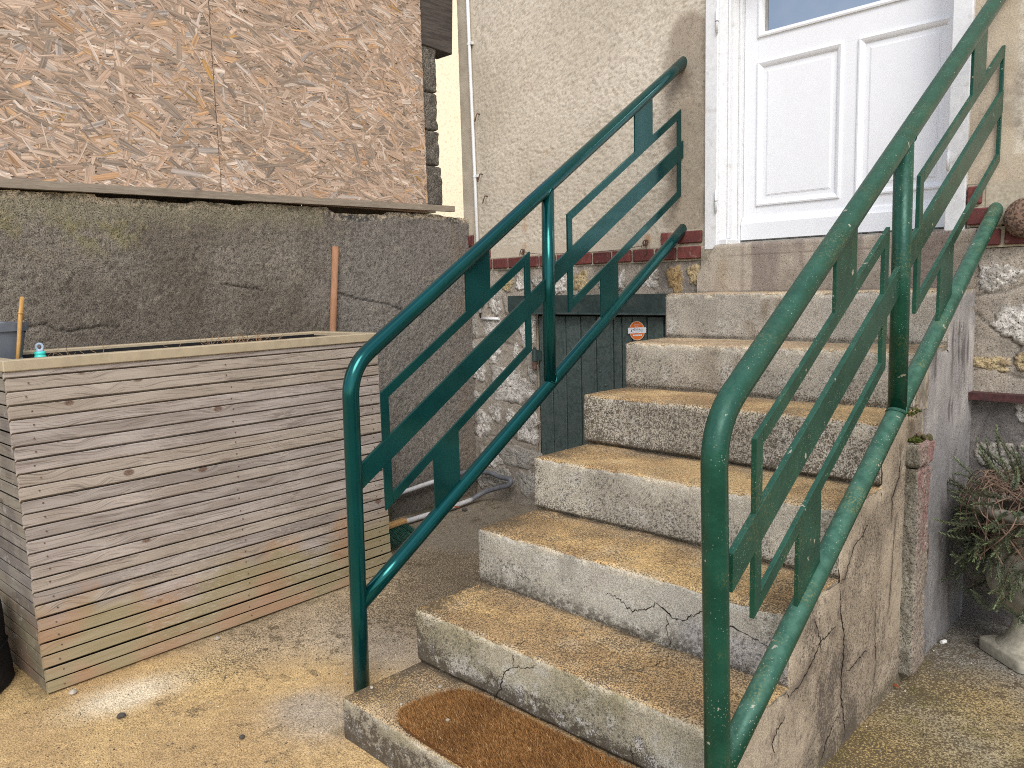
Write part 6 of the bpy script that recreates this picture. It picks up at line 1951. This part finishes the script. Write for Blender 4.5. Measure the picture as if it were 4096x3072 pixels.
# one long rope-like shoot curling under the bowl
rope = [(-0.055, -0.155, -0.10), (-0.050, -0.150, -0.20), (-0.070, -0.135, -0.285), (-0.115, -0.09, -0.315), (-0.150, -0.04, -0.30)]
rp = catmull(rope, 4)
for a, b_ in zip(rp[::2][:-1], rp[::2][1:]):
    place_shoot(a, (b_[0] - a[0], b_[1] - a[1], b_[2] - a[2]), 0, 0.75)
sm = MB()
for k in range(150):                                         # looping brown stems
    a = q.uniform(0, 6.28); 
    r0 = q.uniform(0.02, 0.14)
    p = np.array([r0 * math.cos(a), r0 * math.sin(a), 0.035 + q.uniform(0, 0.04)])
    a2 = a + q.normal(0, 1.1); r1 = q.uniform(0.15, 0.215)
    m1 = np.array([0.75 * r1 * math.cos((a + a2) / 2), 0.75 * r1 * math.sin((a + a2) / 2), 0.065 + q.uniform(-0.01, 0.055)])
    e1 = np.array([r1 * math.cos(a2), r1 * math.sin(a2), q.uniform(-0.02, 0.04)])
    a3 = a2 + q.normal(0, 0.9)
    e2 = np.array([(r1 - 0.02) * math.cos(a3), (r1 - 0.02) * math.sin(a3), e1[2] - q.uniform(0.04, 0.16)])
    pts = catmull([tuple(p), tuple(m1), tuple(e1), tuple(e2)], 6)
    sm.tube(pts, q.uniform(0.0013, 0.0025), 5)
o = sm.build('looping_stems', M['stem'], plant, True); o["kind"] = 'stuff'

# ================================================================== SMALL THINGS ON THE GROUND
def pebble(x, y, z, r, mat, seed, label, group='pebbles scattered on the yard'):
    q = np.random.default_rng(seed)
    bm = _bm.new(); _bm.ops.create_icosphere(bm, subdivisions=2, radius=1.0)
    for v in bm.verts:
        n = 1 + q.uniform(-0.16, 0.16)
        v.co = Vector((v.co.x * r * 1.2 * n, v.co.y * r * n, max(-0.4, v.co.z) * r * 0.75 * n))
    me = bpy.data.meshes.new('pebble'); bm.to_mesh(me); bm.free()
    o = link('pebble', me, mat, None, (x, y, z + r * 0.28), (0, 0, q.uniform(0, 3)))
    return tag(o, label, 'pebble', group)
pebble(-0.590, -0.383, 0, 0.0105, M['pebble_dark'], 1, 'single dark round pebble on the pale light pool painted on the yard')
pebble(-0.213, -0.195, 0, 0.0075, M['pebble_dark'], 2, 'small dark pebble on open yellow ground left of the lowest step')
pebble(-0.853, -0.435, 0, 0.011, M['pebble'], 3, 'pale flat stone chip at the near corner of the planter')
pebble(-0.880, 0.05, 0, 0.009, M['pebble'], 4, 'pale stone chip against the bottom planter slat, near its middle')
pebble(-0.30, 0.21, 0, 0.005, M['pebble'], 5, 'white stone chip on the sandy ground before the left railing post')
pebble(-1.405, 1.74, 0, 0.014, M['pebble_dark'], 6, 'grey pebble on the dark cement beside the hose')
pebble(0.165, 0.215, 0.119, 0.0055, M['pebble'], 7, 'pale chip on the lowest step close under the second riser', 'chips lying on the lowest step')
pebble(0.020, 0.085, 0.118, 0.005, M['pebble'], 8, 'pale chip on the lowest step beside the left railing post', 'chips lying on the lowest step')
pebble(0.155, 0.085, 0.118, 0.0045, M['pebble'], 9, 'pale chip beside the left rounded end of the doormat', 'chips lying on the lowest step')
pebble(0.335, 0.095, 0.137, 0.0048, M['pebble'], 10, 'white crumb lying on the brown doormat', 'chips lying on the lowest step')
# loose grit : too small and too many to count
def grit():
    q = np.random.default_rng(61)
    n = 1500
    x = np.concatenate([q.uniform(-1.4, 0.15, 900), q.uniform(1.0, 1.6, 300), q.normal(-0.25, 0.2, 300)])
    y = np.concatenate([q.uniform(-0.6, 1.8, 900), q.uniform(0.9, 1.8, 300), q.normal(0.15, 0.25, 300)])
    keep = ~((x > -0.06) & (x < 1.04) & (y > -0.02))
    x, y = x[keep], y[keep]; n = len(x)
    r = 0.0012 + 0.0030 * q.random(n) ** 3
    o8 = np.array([(1, 0, 0), (-1, 0, 0), (0, 1, 0), (0, -1, 0), (0, 0, 0.8), (0, 0, -0.5)])
    z = ground_height(x, y)
    V = np.stack([x, y, z + r * 0.3], -1)[:, None, :] + o8[None] * r[:, None, None] * q.uniform(0.7, 1.3, (n, 6, 1))
    fc = np.array([(0, 2, 4), (2, 1, 4), (1, 3, 4), (3, 0, 4), (2, 0, 5), (1, 2, 5), (3, 1, 5), (0, 3, 5)])
    F = (fc[None] + (np.arange(n) * 6)[:, None, None]).reshape(-1, 3)
    c = mixc((0.58, 0.52, 0.42), (0.10, 0.085, 0.07), (q.random(n) < 0.45).astype(float)) * q.uniform(0.7, 1.15, (n, 1))
    o = link('grit', mesh_np('grit', V.reshape(-1, 3), F, np.repeat(c, 6, 0), smooth=False), M['grit'])
    tag(o, 'loose sand grit scattered over the yard', kind='stuff')
M['grit'] = fibre_mat()
grit()
def litter():
    for k, (x, y, z, rz, s) in enumerate(((-1.385, 1.665, 0.036, 0.6, 0.020), (-1.33, 1.62, 0.004, 2.0, 0.012))):
        m = MB()
        m.add([(-s, 0, 0), (-s * 0.2, s * 0.4, s * 0.25), (s, 0.0, s * 0.35), (-s * 0.2, -s * 0.4, s * 0.1), (0, 0, s * 0.05)], [(0, 4, 1), (1, 4, 2), (2, 4, 3), (3, 4, 0)])
        o = m.build('dry_leaf', M['leaf_red'], None, recalc=False); o.location = (x, y, z); o.rotation_euler = (0.3, 0.3, rz)
        tag(o, ('curled red brown dry leaf on the white hose at the wall foot', 'small dry leaf on the cement in front of the hose joint')[k], 'leaf', 'dry leaves by the hose')
litter()
lf_ = MB(); s = 0.016
lf_.add([(-s, 0, 0), (0, s * 0.35, 0.004), (s, 0, 0.002), (0, -s * 0.35, 0.001)], [(0, 1, 2, 3)])
o = lf_.build('dry_leaf', M['leaf_red'], None, recalc=False); o.location = (1.036, 1.270, 0.008); o.rotation_euler = (0.2, 0.1, -0.3)
tag(o, 'dry reddish leaf wedged at the foot of the stone post', 'leaf')
o = MB().tube([(1.050, 1.672, 0.006), (1.058, 1.690, 0.007)], 0.0065, 10).build('paper_scrap', M['paper'], None); tag(o, 'tiny white rolled paper scrap on the ground below the flank', 'litter')

def weed(x, y, n, h, seed, label):
    q = np.random.default_rng(seed)
    m = MB()
    for k in range(n):
        a = q.uniform(0, 6.28); r = q.uniform(0, 0.035); z = q.uniform(0.0, h)
        c = np.array([r * math.cos(a), r * math.sin(a) * 1.6, z])
        b_ = q.uniform(0, 6.28); s = q.uniform(0.005, 0.011)
        d = np.array([math.cos(b_), math.sin(b_), q.uniform(0.1, 0.9)]); sd = np.array([-d[1], d[0], q.uniform(-.3, .3)])
        m.add([c, c + d * s * 0.6 + sd * s * 0.4, c + d * s * 1.4, c + d * s * 0.6 - sd * s * 0.4], [(0, 1, 2, 3)])
    for k in range(4):
        a = q.uniform(0, 6.28)
        m.tube([(0, 0, 0), (0.01 * math.cos(a), 0.01 * math.sin(a), h * 0.6), (0.02 * math.cos(a), 0.02 * math.sin(a), h)], 0.001, 4)
    o = m.build('weed', M['weed'], None, recalc=False); o.location = (x, y, 0)
    tag(o, label, 'weed', 'weeds at the foot of the dark wall')
weed(-1.525, 1.32, 60, 0.11, 71, 'taller weed tuft at the foot of the dark wall near the broom')
weed(-1.50, 1.17, 70, 0.045, 72, 'low mossy weed patch beside the broom head')
weed(-1.545, 1.62, 26, 0.03, 73, 'few low weeds in the joint below the hose')
